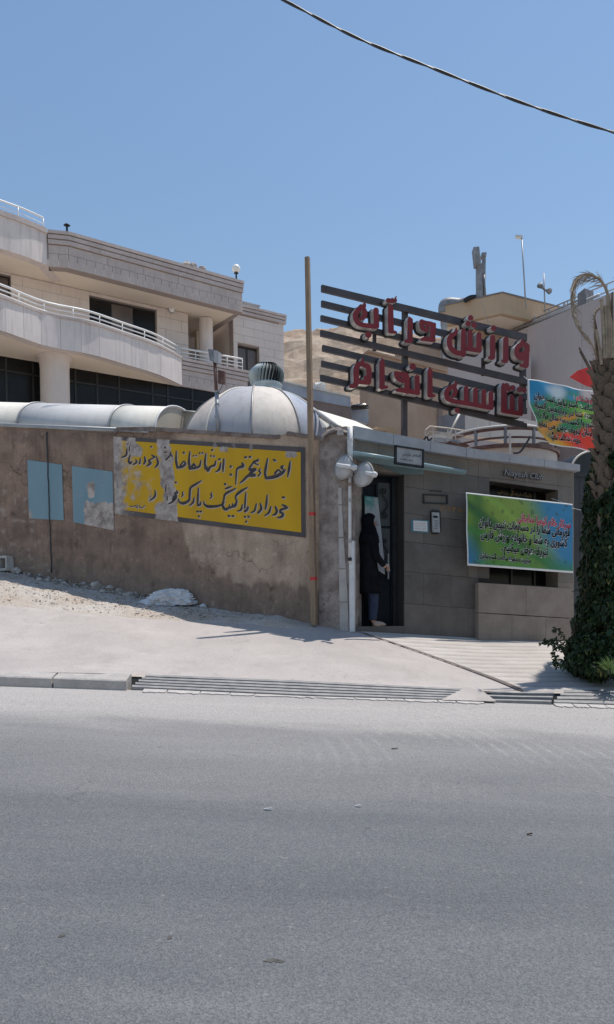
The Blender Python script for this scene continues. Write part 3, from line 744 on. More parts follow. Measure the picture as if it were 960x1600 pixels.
#================================================================ PAINTED BOUNDARY WALL
N2 = lambda x, y, z=0: mno.noise(V((x, y, z)))
WT = [(-300, 650), (0, 665), (176, 678), (180, 670), (238, 669), (436, 682), (450, 676), (503, 684)]
bw = thing('boundary_wall', 'stained rendered wall with a large yellow painted notice along the pavement', 'wall', PW.at(300, 955))
def wtop(px): return interp(px, WT)
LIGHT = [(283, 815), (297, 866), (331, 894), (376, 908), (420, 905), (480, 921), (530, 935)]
def wall_col(px, py):
    top = wtop(px); bot = interp(px, WB); h = (py - top) / (bot - top)
    n1 = N2(px * .02, py * .02, 1); n2 = N2(px * .06, py * .05, 5); n3 = N2(px * .2, py * .05, 9)
    c = V((.275, .195, .155))
    c = c * (1 + .28 * n1 + .20 * n2 + .10 * n3)
    # drier upper right render
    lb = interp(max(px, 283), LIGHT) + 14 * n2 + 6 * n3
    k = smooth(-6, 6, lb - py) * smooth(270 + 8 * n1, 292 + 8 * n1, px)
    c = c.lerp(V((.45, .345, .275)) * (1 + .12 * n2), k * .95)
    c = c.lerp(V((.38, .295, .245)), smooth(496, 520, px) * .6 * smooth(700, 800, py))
    # dark damp blotches
    c = c.lerp(V((.13, .10, .09)), .55 * smooth(.05, .5, n2 + .25 * n1) * smooth(.35, 1, h) * (1 - k))
    for (x0, x1, y0, y1, d) in ((15, 62, 770, 850, .45), (80, 230, 820, 900, .4), (425, 452, 850, 905, .35), (505, 545, 680, 745, .5), (0, 180, 668, 700, .35), (300, 345, 850, 900, .2)):
        k2 = smooth(0, 12, px - x0) * smooth(0, 12, x1 - px) * smooth(0, 14, py - y0) * smooth(0, 14, y1 - py)
        c = c.lerp(V((.12, .092, .08)), d * k2 * (.6 + .8 * abs(n3 + n2)))
    # lower splash zone
    c = c.lerp(V((.20, .165, .145)), .6 * smooth(.72 + .12 * n1, .95, h))
    # pale drips and chips
    c = c.lerp(V((.45, .40, .36)), .45 * smooth(.5, .62, N2(px * .35, py * .06, 20)) * smooth(.1, .4, n1 + .2))
    c = c.lerp(V((.42, .36, .32)), .5 * smooth(.25, .5, N2(px * .09, py * .11, 33)) * smooth(120, 60, px) * smooth(730, 770, py))
    return V((c.x * 1.20, c.y * 1.17, c.z * 1.11))
W0, W1 = -300, 530
def wcell(u, v):
    px = W0 + (W1 - W0) * u; b = interp(px, WB) + 14; t = wtop(px); return px, b + (t - b) * v
def wfront(u, v):
    px, py = wcell(u, v); p = PW.at(px, py); return p + PW.N * (.008 * N2(px * .02, py * .03) + .003 * N2(px * .15, py * .15))
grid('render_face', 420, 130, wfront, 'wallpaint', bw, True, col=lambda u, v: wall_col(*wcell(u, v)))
tp = [(W0, wtop(W0)), (0, 665), (176, 678), (180, 670), (238, 669), (436, 682), (450, 676), (503, 684), (W1, 676)]
MB().slab(PW, tp + [(W1, 1010), (W0, 870)], -.012, .24).build('core', 'ledge', bw)
# broken ledge courses along the top
rr = random.Random(5)
for (a, b, h, o) in ((178, 244, 6, .03), (246, 335, 5, .035), (337, 437, 5, .03), (448, 503, 5, .025)):
    n = 14; xs = [a + (b - a) * i / n for i in range(n + 1)]
    up = [(x, wtop(x) - 2 - 1.6 * abs(N2(x * .2, 1))) for x in xs]; dn = [(x, wtop(x) + h - 1 + 2 * N2(x * .15, 7)) for x in xs][::-1]
    MB().slab(PW, up + dn, o, .30).build('coping_piece', 'ledge', bw)
# thin sheet edge along the roof lip at the left
MB().slab(PW, [(-300, 648), (0, 662), (228, 674), (232, 671), (232, 676), (0, 666.5), (-300, 652)], .03, .05).build('drip_strip', 'ribsteel', bw)

def bil(c, u, v):                          # corners tl,tr,br,bl
    a = c[0][0] + (c[1][0] - c[0][0]) * u, c[0][1] + (c[1][1] - c[0][1]) * u
    b = c[3][0] + (c[2][0] - c[3][0]) * u, c[3][1] + (c[2][1] - c[3][1]) * u
    return a[0] + (b[0] - a[0]) * v, a[1] + (b[1] - a[1]) * v
YO = [(177, 682), (476.5, 699), (477.5, 840), (180, 803)]
YI = [(186, 688), (470, 706.5), (471, 832), (187, 796)]
def wearf(px, py):
    w_ = 0
    w_ +=   .42 * smooth(196, 178, px + 8 * N2(py * .05, 1)) + .14 * smooth(240, 195, px)
    w_ += .72 * smooth(13, 5, abs(px - (262 + .10 * (py - 745)) - 5 * N2(py * .08, 3)))
    w_ += .55 * smooth(279, 271, px) * smooth(775, 795, py) * smooth(236, 250, px)
    w_ += .16 * smooth(280, 270, px) * smooth(688, 770, py) * (.5 + N2(px * .08, py * .08, 4))
    w_ += .62 * smooth(16, 4, abs(px - 210)) * smooth(14, 4, abs(py - 699 - .4 * (px - 205)))
    w_ += .50 * smooth(6, 1, py - (interp(px, [(186, 688), (470, 706.5)]))) * smooth(.0, .5, N2(px * .07, 9))
    w_ += .5 * smooth(12, 4, abs(px - 350)) * smooth(8, 2, abs(py - 702)) + .5 * smooth(14, 4, abs(px - 455)) * smooth(8, 2, abs(py - 710))
    return clamp(w_, 0, .9) + (.215 if px < 279 else .11)
grid('painted_border', 150, 70, lambda u, v: PW.at(*bil(YO, u, v), .013), 'border', bw, col=lambda u, v: wearf(*bil(YO, u, v)) - .02, attr='wear')
grid('painted_notice', 150, 70, lambda u, v: PW.at(*bil(YI, u, v), .017), 'yellow', bw, col=lambda u, v: wearf(*bil(YI, u, v)), attr='wear')
def bluewear(px, py, k):
    if k == 0: return .12 + .35 * smooth(60, 44, px) * smooth(780, 800, py)
    return .15 + .8 * smooth(0, 4, px - 131 + 4 * N2(py * .2, 3)) * smooth(0, 3, py - 784 - 5 * N2(px * .15, 2)) + .7 * smooth(6, 3, abs(px - 143)) * smooth(14, 8, abs(py - 766)) + .1
for k, c in enumerate(([(43, 718.5), (97, 726), (100, 813), (45.5, 810)], [(112.5, 728), (176, 737), (178.5, 829), (115, 816)])):
    grid('painted_square', 60, 60, lambda u, v: PW.at(*bil(c, u, v), .012), 'bluepaint', bw, col=lambda u, v: bluewear(*bil(c, u, v), k), attr='wear',
         label=['plain faded blue square crossed by the hanging cable', 'faded blue square with its lower half scraped pale'][k])
# --- lettering, hand traced
E1 = [[(748, 245, 14), (735, 340, 30), (718, 440, 12)], [(665, 300, 12), (640, 322, 32), (665, 350, 14)], [(690, 350, 12), (650, 390, 38), (580, 430, 42), (500, 450, 40), (450, 455, 34)],
      [(640, 385, 20), (600, 355, 22), (560, 395, 28)], [(465, 215, 16), (445, 320, 28), (435, 400, 28), (450, 460, 30)], [(545, 228, 24), (562, 236, 24)],
      [(375, 340, 12), (360, 365, 20), (378, 390, 16), (352, 428, 18)], [(345, 230, 30), (300, 262, 18), (350, 292, 14)], [(300, 240, 16), (240, 345, 30), (310, 348, 40)], [(320, 350, 20), (250, 400, 36), (300, 420, 40), (240, 425, 30)],
      [(240, 415, 30), (200, 445, 30), (165, 482, 26), (122, 518, 12)], [(183, 198, 22), (198, 194, 24)], [(240, 192, 22), (254, 190, 22)], [(150, 268, 20), (158, 305, 40), (110, 325, 30), (82, 350, 20), (74, 430, 20), (68, 535, 10)]]
E2 = [[(650, 790, 18), (690, 812, 32), (722, 832, 12)], [(700, 835, 20), (640, 850, 30), (625, 880, 26), (660, 905, 30), (640, 940, 32), (588, 952, 12)], [(655, 695, 24), (672, 698, 24)],
      [(565, 815, 20), (582, 870, 30), (562, 908, 28), (530, 918, 14)], [(508, 815, 16), (482, 888, 26), (432, 925, 14)], [(462, 670, 14), (452, 770, 26), (440, 845, 18)],
      [(375, 775, 16), (387, 838, 30), (350, 890, 26)], [(325, 780, 16), (305, 860, 24), (262, 888, 14)], [(195, 640, 14), (185, 760, 24), (182, 830, 20)], [(220, 820, 24), (210, 850, 30), (185, 870, 30)],
      [(180, 938, 22), (190, 942, 22)], [(225, 936, 22), (236, 942, 22)], [(200, 1000, 26)], [(150, 790, 14), (135, 850, 24), (92, 868, 14)], [(212, 575, 14), (130, 622, 32), (78, 668, 26), (66, 700, 20), (80, 745, 24), (60, 790, 24), (10, 822, 28)]]
F1 = [[(640, 255, 14), (634, 330, 26), (628, 418, 12)], [(600, 310, 16), (582, 388, 26), (538, 418, 12)], [(578, 262, 22), (592, 258, 22)], [(415, 190, 14), (403, 300, 26), (410, 380, 26)], [(440, 398, 40), (420, 350, 20)],
      [(540, 280, 12), (522, 335, 28), (492, 345, 24), (465, 362, 26), (450, 392, 30)], [(493, 145, 26)], [(480, 218, 22)], [(516, 222, 22)], [(215, 165, 14), (203, 280, 26), (215, 372, 32)],
      [(215, 378, 30), (290, 368, 28), (335, 345, 26), (354, 275, 12)], [(290, 360, 22), (265, 322, 24), (240, 355, 28)], [(338, 185, 22)], [(372, 182, 22)], [(262, 218, 20)], [(295, 214, 20)],
      [(45, 160, 14), (43, 280, 26), (60, 365, 26)], [(60, 368, 24), (120, 352, 32), (158, 318, 26), (135, 288, 16), (92, 345, 20)], [(138, 178, 26)], [(726, 352, 30)], [(726, 452, 30)]]
F2 = [[(785, 628, 14), (715, 662, 28), (655, 700, 26), (640, 760, 22), (625, 835, 26), (655, 885, 36), (700, 868, 24), (712, 830, 12)], [(700, 868, 26), (745, 855, 24), (750, 815, 12)], [(745, 855, 26), (780, 845, 26), (800, 800, 20)],
      [(735, 602, 14), (695, 615, 26), (660, 630, 16)], [(655, 572, 30)], [(700, 968, 26), (712, 972, 22)], [(748, 968, 22), (760, 972, 24)], [(640, 800, 20), (600, 835, 24), (520, 850, 32), (440, 850, 36), (398, 825, 20), (388, 785, 12)],
      [(485, 680, 14), (478, 705, 16), (492, 720, 14), (472, 748, 14)], [(322, 620, 14), (315, 740, 24), (312, 815, 22)], [(350, 800, 20), (342, 828, 26), (315, 836, 26)], [(305, 912, 22), (318, 916, 22)], [(345, 912, 22), (356, 916, 22)], [(328, 974, 26)],
      [(268, 740, 12), (255, 800, 24), (212, 838, 14)], [(358, 530, 12), (290, 572, 28), (225, 618, 26), (212, 700, 24), (205, 770, 26), (145, 808, 36), (90, 800, 26), (68, 755, 12)],
      [(128, 668, 12), (120, 690, 14), (132, 702, 12), (114, 724, 14)], [(38, 550, 26)], [(25, 680, 16), (45, 710, 20), (20, 730, 28), (0, 770, 20)]]
G1 = [[(705, 235, 26)], [(700, 300, 14), (730, 290, 12)], [(775, 300, 18), (770, 330, 20), (720, 388, 18)], [(790, 330, 14), (795, 350, 14)], [(598, 350, 14), (616, 415, 28), (606, 455, 24), (582, 482, 14)],
      [(540, 330, 14), (572, 352, 26)], [(560, 365, 14), (505, 395, 20), (520, 430, 34), (478, 466, 14)], [(530, 224, 24)], [(450, 350, 14), (456, 405, 28), (440, 438, 18)], [(396, 370, 12), (386, 435, 22)], [(340, 388, 14), (348, 420, 24), (308, 446, 16)],
      [(268, 335, 16), (250, 395, 22), (270, 432, 28), (292, 410, 14)], [(228, 255, 14), (220, 328, 24), (165, 358, 14)], [(240, 190, 18)], [(262, 220, 10), (258, 280, 12)]]
G2 = [[(580, 770, 12), (577, 845, 24), (518, 896, 14)], [(718, 690, 10), (716, 780, 14)], [(735, 850, 12), (733, 890, 12)], [(850, 775, 16), (862, 800, 18), (835, 808, 24), (845, 855, 22), (800, 910, 26), (752, 938, 14)],
      [(262, 965, 8), (300, 972, 8), (330, 960, 8), (350, 985, 8)], [(355, 950, 6), (362, 985, 8)], [(380, 960, 8), (410, 990, 8), (450, 960, 8)]]
ST = T(E1 + E2, 360, 690, 8) + T(F1 + F2, 270, 685, 8) + T(G1 + G2, 170, 670, 8)
X, Y, D = field(ST, 186, 690, 462, 830, .3)
halo = [[(x + .95, y + .75, w_ + 1.4) for x, y, w_ in s] for s in ST]
Xh, Yh, Dh = field(halo, 186, 690, 464, 832, .35)
wm = lambda x, y, o: PW.at(x, y, o)
extruded('lettering_shadow', Xh, Yh, Dh, 0, wm, .0195, None, 'inkhalo', bw)
extruded('lettering', X, Y, D, .12, wm, .022, None, 'inkpaint', bw)
# cable hanging down the wall
tag(MB().tube([PW.at(73 + .035 * (y - 675) + .8 * N2(y * .06, 2), y, .02) for y in range(675, 896, 10)], .011, 6).build('wall_cable', 'cable', smooth_=True), 'black cable hanging down the wall across the left blue square', 'cable')

# corner post with rounded render lump
cp = thing('gate_post', 'worn rendered corner post with a rounded top at the club entrance', 'post', PW.at(530, 983))
lump = [(499, 1000), (499, 690), (504, 684), (509, 678), (515, 674), (522, 670), (531, 667), (541, 666), (548, 668), (552, 674), (553, 684), (553, 1000)]
MB().slab(PW, lump, .03, .32).build('post_body', 'post', cp)
bm_ = MB()
grid('render_lump', 24, 10, lambda u, v: (lambda a, r: PW.at(527 + 27 * math.cos(a) * (.8 + .2 * r), 690 - 22 * math.sin(a) * (.75 + .25 * r) + 3 * N2(u * 9, v * 4), .03 + .07 * math.cos(r * 1.57) + .012 * N2(u * 14, v * 8, 3)))(math.pi * u, v), 'post', cp)
MB().slab(PW, [(527, 672), (537, 670), (537, 679), (527, 680)], .10, .10).build('brick_end', 'tile', cp)
for a, b in ((762, 788), (789.5, 839), (840.5, 888), (889.5, 940), (941.5, 986)):
    l0 = 528.5 + (a - 762) * .012; l1 = 528.5 + (b - 762) * .012; r0 = 534 + 11 * smooth(762, 985, a); r1 = 534 + 11 * smooth(762, 985, b)
    MB().slab(PW, [(l0, a), (r0, a), (r1, b), (l1, b)], .045, .02).build('cladding_tile', 'tile', cp)
# white service pipe with sockets
pp = thing('service_pipe', 'white painted pipe running down the corner post beside the club door', 'pipe', PE.at(550, 985))
def pp_(x, y, o=.03): return PW.at(x, y, o + .05)
MB().tube([pp_(547.5, y) for y in (668, 700, 740)], .042, 12).build('upper_pipe', 'whitepipe', pp, True)
MB().tube([pp_(547, y) for y in (740, 760, 800, 880)], .024, 12).build('middle_pipe', 'whitepipe', pp, True)
MB().slab(PW, [(545.5, 845), (553.5, 845), (553.5, 987), (546.5, 987)], .09, .05).build('cover_strip', 'whitepipe', pp)
for y, mt in ((690, 'whitepipe'), (741, 'whitepipe'), (757, 'brownwall'), (782, 'ribsteel'), (846, 'ribsteel'), (874, 'black')):
    MB().tube([pp_(547.3, y - 2.5), pp_(547.3, y + 2.5)], .046 if y < 745 else .036, 10).build('collar', mt, pp)
for x in (543.5, 551.5):
    MB().tube([pp_(x, 684, .06), pp_(x, 684, .10)], .014, 8).build('bolt', 'whitepipe', pp)
# two round white floodlights
def flood(cx, cy, rx, lab, arm):
    t = thing('wall_floodlight', lab, 'floodlight', PE.at(cx, cy), 'round floodlights on the entrance post')
    c = PW.at(cx, cy, .16); ax = (V((-1.0, -1, .16))).normalized()
    r = rx / 1300 * 12.4
    MB().lathe(c - ax * .03, [(.02, -.10), (r * .5, -.085), (r * .86, -.045), (r, 0), (r * 1.02, .012), (r * .97, .03), (r * .80, .055), (r * .5, .075), (.001, .085)], 36, ax).build('dish', 'lampwhite', t, True)
    MB().lathe(c - ax * .03, [(r * 1.0, .018), (r * 1.05, .022), (r * 1.05, .034), (r * .98, .036)], 36, ax).build('rim', 'ribsteel', t, True)
    pts = [PW.at(x, y, o) for x, y, o in arm]
    MB().tube(pts, .03, 10).build('arm', 'whitepipe', t, True)
    MB().lathe(pts[-1], [(.001, -.045), (.036, -.035), (.046, .0), (.036, .035), (.001, .045)], 12, (pts[-1] - pts[-2])).build('knuckle', 'whitepipe', t, True)
    bp = PW.at(547, cy - 6, .10)
    MB().tube([c - ax * .10, bp], .018, 8).build('bracket', 'whitepipe', t, True)
flood(536.5, 730, 19, 'round white floodlight left of the white pipe on the corner post', [(527, 726, .30), (533, 727.5, .31), (540, 728.5, .31), (554, 730.5, .30)])
flood(567.5, 741, 19, 'round white floodlight right of the white pipe in front of the door head', [(572, 739.5, .30), (578, 740, .31), (585, 741.5, .32)])
# tall wooden pole
wp = thing('wooden_pole', 'tall thin weathered timber pole standing against the wall', 'pole', PW.at(491.5, 976, .12))
pts = [PW.at(480.5 + (491.5 - 480.5) * t, 402 + 575 * t, .16 - .02 * t) for t in (0, .25, .5, .75, 1)]
def sq(pts, w0, w1):
    o = MB(); n = len(pts); vs = []
    for i, p in enumerate(pts):
        w_ = w0 + (w1 - w0) * i / (n - 1)
        vs += [p + PW.D * a * w_ + PW.N * b * w_ for a, b in ((-1, 1), (1, 1), (1, -1), (-1, -1))]
    fs = [(i * 4 + k, i * 4 + (k + 1) % 4, i * 4 + 4 + (k + 1) % 4, i * 4 + 4 + k) for i in range(n - 1) for k in range(4)]
    return o.add(vs, fs + [(3, 2, 1, 0), (n * 4 - 4, n * 4 - 3, n * 4 - 2, n * 4 - 1)])
sq(pts, .031, .042).build('shaft', 'wood', wp)
for y in (803, 904):
    f = (y - 402) / 575; c = pts[0].lerp(pts[-1], f); sq([c + V((0, 0, .022)), c - V((0, 0, .022))], .042, .042).build('tape_band', 'redtape', wp)
tag(sq([PW.at(486.5, 690, .13), PW.at(488, 760, .13)], .012, .012).build('pipe_stub', 'whitepipe'), 'thin white conduit fixed to the wall beside the timber pole', 'conduit')

#================================================================ CLUB ENTRANCE BUILDING
eb = thing('club_entrance', 'single storey club entrance clad in dark granite with grey coping', 'building', PE.at(750, 998))
CB = [(553, 684), (700, 710), (905, 736)]; CT = [(553, 665), (700, 695), (907, 726)]
cb = lambda x: interp(x, CB); bs = lambda x: interp(x, EB)
def core(pts, th=.36, off=-.012): return MB().slab(PE, pts, off, th)
core([(553, cb(553) - 8), (632, cb(632) - 8), (632, 742), (553, 735)]).build('lintel_wall', 'granite', eb)
core([(630, cb(630) - 8), (765, cb(765) - 8), (765, 1015), (632, 1010)]).build('wall_core', 'granitejoint', eb)
core([(765, cb(765) - 8), (872, cb(872) - 8), (872, 766), (765, 751)]).build('wall_core', 'granitejoint', eb)
core([(765, 910), (872, 917), (872, 1020), (765, 1015)]).build('wall_core', 'granitejoint', eb)
core([(872, cb(872) - 8), (897, cb(897) - 8), (897, 1020), (872, 1020)], 2.6).build('side_wall', 'granitelight', eb)
# deep body behind so that it is a solid room, and its roof
fr = [PE.at(553, cb(553) - 6, -.37), PE.at(893, cb(893) - 6, -.37)]
q = []
for p in (fr[0], fr[1]): q.append(p)
b2 = [p - PE.N * 3.2 for p in q]
MB().prism([q[0], q[1], b2[1], b2[0]], [p - V((0, 0, .14)) for p in (q[0], q[1], b2[1], b2[0])]).build('roof_slab', 'brownwall', eb)
MB().prism([PE.at(896, cb(896) - 4, -.3), PE.at(896, 1010, -.3), PE.at(896, 1010, -3.3), PE.at(896, cb(896) - 4, -3.3)], [p - PE.D * .1 for p in (PE.at(896, cb(896) - 4, -.3), PE.at(896, 1010, -.3), PE.at(896, 1010, -3.3), PE.at(896, cb(896) - 4, -3.3))]).build('end_wall', 'brownwall', eb)
# coping stones
cj = [553, 615, 673, 729, 741, 797, 851, 907]
for a, b in zip(cj[:-1], cj[1:]):
    a_, b_2 = a + .35, b - .35
    MB().slab(PE, [(a_, interp(a_, CT)), (b_2, interp(b_2, CT)), (b_2, cb(b_2)), (a_, cb(a_))], .10, .5).build('coping_stone', 'coping', eb)
# granite courses
TS = [0, .10, .21, .35, .50, .66, .83, 1.0]
def ry(t, x): return cb(x) + (bs(x) + 2 - cb(x)) * t
rr = random.Random(9)
for r_ in range(7):
    t0, t1 = TS[r_] + .0009, TS[r_ + 1] - .0009
    xs = [632, 662, 705, 748, 765] if r_ % 2 else [632, 690, 732, 748, 765]
    if r_ >= 5: xs = xs[:-1]
    if r_ < 2: xs = xs[:-1] + [765, 820, 872, 896]
    spans = list(zip(xs[:-1], xs[1:]))
    if 2 <= r_ < 5: spans += [(872, 896)]
    for a, b in spans:
        a += .12; b -= .12; y = [ry(t0, a), ry(t0, b), ry(t1, b), ry(t1, a)]
        if r_ == 1 and 764 < a < 872: y[2] = min(y[2], 751 + (b - 765) * .14); y[3] = min(y[3], 751 + (a - 765) * .14)
        MB().slab(PE, [(a, y[0]), (b, y[1]), (b, y[2]), (a, y[3])], rr.uniform(-.003, .003), .034).build('granite_slab', 'granite3' if r_ < 1 or a > 764 else 'granite2' if (r_ == 1 or rr.random() < .35) else 'granite', eb)  # right-hand slabs take the paler granite, painting in the weaker shade there
for a, b in ((553.5, 592), (592.6, 631.5)):
    MB().slab(PE, [(a, cb(a) + .5), (b, cb(b) + .5), (b, 740 + (b - 630) * .09), (a, 740 + (a - 630) * .09)], 0, .034).build('granite_slab', 'granite3', eb)
# projecting lighter block under the window
for a, b, u0, u1, l0, l1 in ((748, 822, 910.3, 915.2, 957, 961), (822.5, 896, 915.2, 920, 961.3, 966)):
    MB().slab(PE, [(a, u0), (b, u1), (b, l1), (a, l0)], .09, .12).build('bench_slab', 'granitelight', eb)
for a, b in ((748, 800), (800.5, 853), (853.5, 896)):
    MB().slab(PE, [(a, 958 + (a - 748) * .061), (b, 958 + (b - 748) * .061), (b, 1003), (a, 1002)], .09, .12).build('bench_slab', 'granitelight', eb)
# window recess
wn = MB().slab(PE, [(764, 748), (873, 763), (873, 920), (764, 913)], -.33, .03).build('window', 'darkglass', eb)
for x in (800, 836):
    MB().slab(PE, [(x - 1.4, 750), (x + 1.4, 751), (x + 1.4, 918), (x - 1.4, 916)], -.30, .03).build('mullion', 'darkframe', wn)
# door recess
MB().slab(PE, [(553, 730), (633, 738), (633, 746), (553, 740)], -.10, .5).build('door_head', 'black', eb)
dr = MB().slab(PE, [(553, 736), (634, 745), (634, 984), (553, 992)], -.27, .04).build('door', 'doorblue', eb)
MB().slab(PE, [(613, 744), (626, 745), (628, 988), (614.5, 986)], -.20, .05).build('door_jamb', 'black', eb)
for (x0, x1, y0, y1) in ((557, 569, 752, 905), (591, 611, 754, 894)):
    MB().slab(PE, [(x0, y0), (x1, y0 + 1), (x1 + 1.5, y1), (x0 + 1, y1)], -.255, .03).build('door_glass', 'frost', dr)
for (x0, x1, y0, y1) in ((569, 572, 748, 975), (587.5, 591, 748, 975), (610, 613, 748, 975), (572, 588, 748, 757), (591, 611, 822, 825), (591, 611, 893, 899)):
    MB().slab(PE, [(x0, y0), (x1, y0), (x1 + 1.2, y1), (x0 + 1.2, y1)], -.235, .03).build('door_frame_bar', 'doorblue', dr)
def scroll(cx, cy, r, turns, dirn, a0):
    return [PE.at(cx + dirn * r * (1 - .72 * t) * math.cos(a0 + turns * 6.28 * t), cy + 1.0 * r * (1 - .72 * t) * math.sin(a0 + turns * 6.28 * t), -.215) for t in [i / 26 for i in range(27)]]
for cx, cy, r, dn, a0 in ((600, 768, 5.5, 1, 2.2), (601, 806, 5, 1, -2.2), (601, 846, 4.5, 1, 2.2), (601, 884, 5, 1, -2.2), (562, 775, 5, -1, 2.2), (562, 810, 4.5, -1, -2.2)):
    MB().tube(scroll(cx, cy, r, 1.15, dn, a0), .011, 6).build('iron_scroll', 'black', dr, True)
for cx, y0, y1 in ((604, 774, 802), (604, 850, 882), (565, 779, 806)):
    MB().tube([PE.at(cx - 6 + 8 * math.sin(math.pi * t), y0 + (y1 - y0) * t, -.215) for t in [i / 10 for i in range(11)]], .011, 6).build('iron_curve', 'black', dr, True)
MB().tube([PE.at(607, 865, -.2), PE.at(607, 905, -.2)], .014, 8).build('handle', 'silverpanel', dr)
# threshold floor of the recess
ts_ = [PE.at(554, 979, .01), PE.at(633, 981, .01), PE.at(633, 981, .01) - PE.N * .5, PE.at(554, 979, .01) - PE.N * .5]
for p in ts_: p.z = ts_[0].z
MB().prism(ts_, [p - V((0, 0, .4)) for p in ts_]).build('threshold', 'granite', eb)
# canopy: thin pale blue sheet, deeper at the left
fr_ = [PE.at(553, 710, .36), PE.at(600, 717, .30), PE.at(660, 728, .20), PE.at(728, 739.5, .05)]
wall = [PE.at(553, 718, .0), PE.at(583, 724, .0), PE.at(626, 741, .0), PE.at(726, 742.5, .0)]
cn = thing('door_canopy', 'pale blue wedge shaped canopy sheet over the club door', 'canopy', wall[0])
ca = fr_ + wall[::-1]
MB().prism(ca, [p + V((0, 0, .025)) for p in ca]).build('sheet', 'canopy', cn)
MB().tube([p + V((0, 0, .03)) for p in fr_], .022, 8).build('front_lip', 'canopy', cn, True)
# wall furniture
fm = thing('framed_plaque', 'black framed name plaque hung under the coping above the door', 'plaque', PE.at(641, 712))
MB().slab(PE, [(620, 698), (660.5, 704.5), (660.5, 728), (620, 722.5)], .39, .03).build('plate', 'silverpanel', fm)
for a in ([(618, 695), (663, 702), (663, 704.6), (618, 697.8)], [(618, 721.5), (663, 728), (663, 731), (618, 724.5)], [(618, 695.3), (620.6, 695.7), (620.6, 724), (618, 724)], [(660.4, 702), (663, 702.3), (663, 731), (660.4, 730.6)]):
    MB().slab(PE, a, .405, .045).build('frame_bar', 'black', fm)
def psurf(corners, off, pl=PE): return lambda u, v, l: pl.at(*bil(corners, u, v), off + l)
pl_ = psurf([(620, 698), (660.5, 704.5), (660.5, 728), (620, 722.5)], .39)
text_on('lettering', shape('استخر نیایش'), pl_, .22, .48, .92, .42, 'inkblack', fm, .003, 0, .32)
text_on('lettering', shape('ورزشی تفریحی'), pl_, .15, .75, .62, .78, 'inkblack', fm, .003, 0, .2)
lb_ = thing('letter_slot', 'empty black rectangular frame for a letter slot on the granite', 'letter slot', PE.at(680, 778))
for a in ([(661.5, 771.5), (700.5, 773), (700.5, 775), (661.5, 773.3)], [(661.5, 784.5), (700.5, 786), (700.5, 787.8), (661.5, 786.3)], [(661.5, 772), (663.5, 772), (663.8, 786), (661.8, 786)], [(698.5, 773), (700.5, 773), (700.5, 787.5), (698.6, 787.5)]):
    MB().slab(PE, a, .02, .025).build('frame_bar', 'black', lb_)
MB().slab(PE, [(671.5, 766), (690, 766.6), (690, 768), (671.5, 767.4)], .012, .015).build('cover_strip', 'black', lb_)
ic = thing('door_intercom', 'silver door intercom with a black surround beside the blue edged notice', 'intercom', PE.at(681, 816))
MB().slab(PE, [(673, 799), (676, 796.6), (686, 797.2), (688.5, 800), (690, 830), (687, 833.5), (682, 834.5), (676, 833.5), (674.5, 829)], .025, .03).build('surround', 'black', ic)
MB().slab(PE, [(675.6, 800.5), (686.6, 801), (688, 832), (676.4, 831.3)], .05, .03).build('body', 'silverpanel', ic)
MB().slab(PE, [(677.6, 805.5), (684.3, 806), (684.5, 809.4), (677.8, 809)], .058, .02).build('camera_window', 'darkglass', ic)
for i in range(4):
    MB().slab(PE, [(679, 813 + 4 * i), (684.5, 813.2 + 4 * i), (684.6, 814.8 + 4 * i), (679.1, 814.6 + 4 * i)], .055, .02).build('call_button', 'greybox', ic)
no = thing('wall_notice', 'small white notice sheet in a blue frame left of the intercom', 'notice', PE.at(657, 822))
MB().slab(PE, [(642.5, 811.5), (670.5, 813), (671, 833), (643, 831)], .012, .015).build('frame', 'bluetrim', no)
MB().slab(PE, [(646.3, 813.3), (668, 814.6), (668.4, 830.6), (646.6, 829)], .018, .01).build('sheet', 'paper', no)
ns = psurf([(646, 813), (668, 814.6), (668, 830.6), (646, 829)], .018)
for i, s_ in enumerate(('باشگاه ورزشی نیایش', 'ساعات کار سالن', 'بانوان و آقایان')):
    text_on('lettering', shape(s_), ns, .1, .3 + .25 * i, .9, .3 + .25 * i, 'inkred' if i == 0 else 'greybox', no, .002, 0, .16)
text_on('stencil_number', '۲۶۲۳۵۰', psurf([(688, 789), (726, 792), (726, 801), (688, 798)], 0), 0, .95, 1, 1., 'inkorange', None, .006, .012, 1.2,
        label='faded orange stencilled number on the granite beside the intercom', cat='stencil')
# raised metal lettering
def raised(name, t, corners, mat, off0, depth, parent, hu, off=0, shear=0, u=(0, 1), v=(1, 1), pl=PE):
    vs, fs = text_geo(t, off, shear); x0 = min(q[0] for q in vs); x1 = max(q[0] for q in vs)
    f = []; b = []
    for x, y in vs:
        s = (x - x0) / (x1 - x0); px, py = bil(corners, u[0] + (u[1] - u[0]) * s, v[0] + (v[1] - v[0]) * s - y * hu)
        f.append(pl.at(px, py, off0 + depth)); b.append(pl.at(px, py, off0) )
    from collections import Counter
    cnt = Counter(); n = len(vs)
    for g in fs:
        for i in range(len(g)): cnt[tuple(sorted((g[i], g[(i + 1) % len(g)])))] += 1
    F_ = list(fs) + [(a, c_, c_ + n, a + n) for (a, c_), k in cnt.items() if k == 1]
    me = bpy.data.meshes.new(name); me.from_pydata(f + b, [], F_); me.update(); return link(name, me, mat, parent)
nc = raised('metal_lettering', 'Niayesh Club', [(788, 730), (848.5, 738), (848.5, 750), (788, 743)], 'black', .004, .03, None, 1.0, .012, .25)
tag(nc, 'raised metal words Niayesh Club above the window', 'lettering')
fc = raised('letter_face', 'Niayesh Club', [(788.6, 729.4), (849, 737.4), (849, 749.4), (788.6, 742.4)], 'coping', .034, .004, nc, 1.0, -.004, .25)
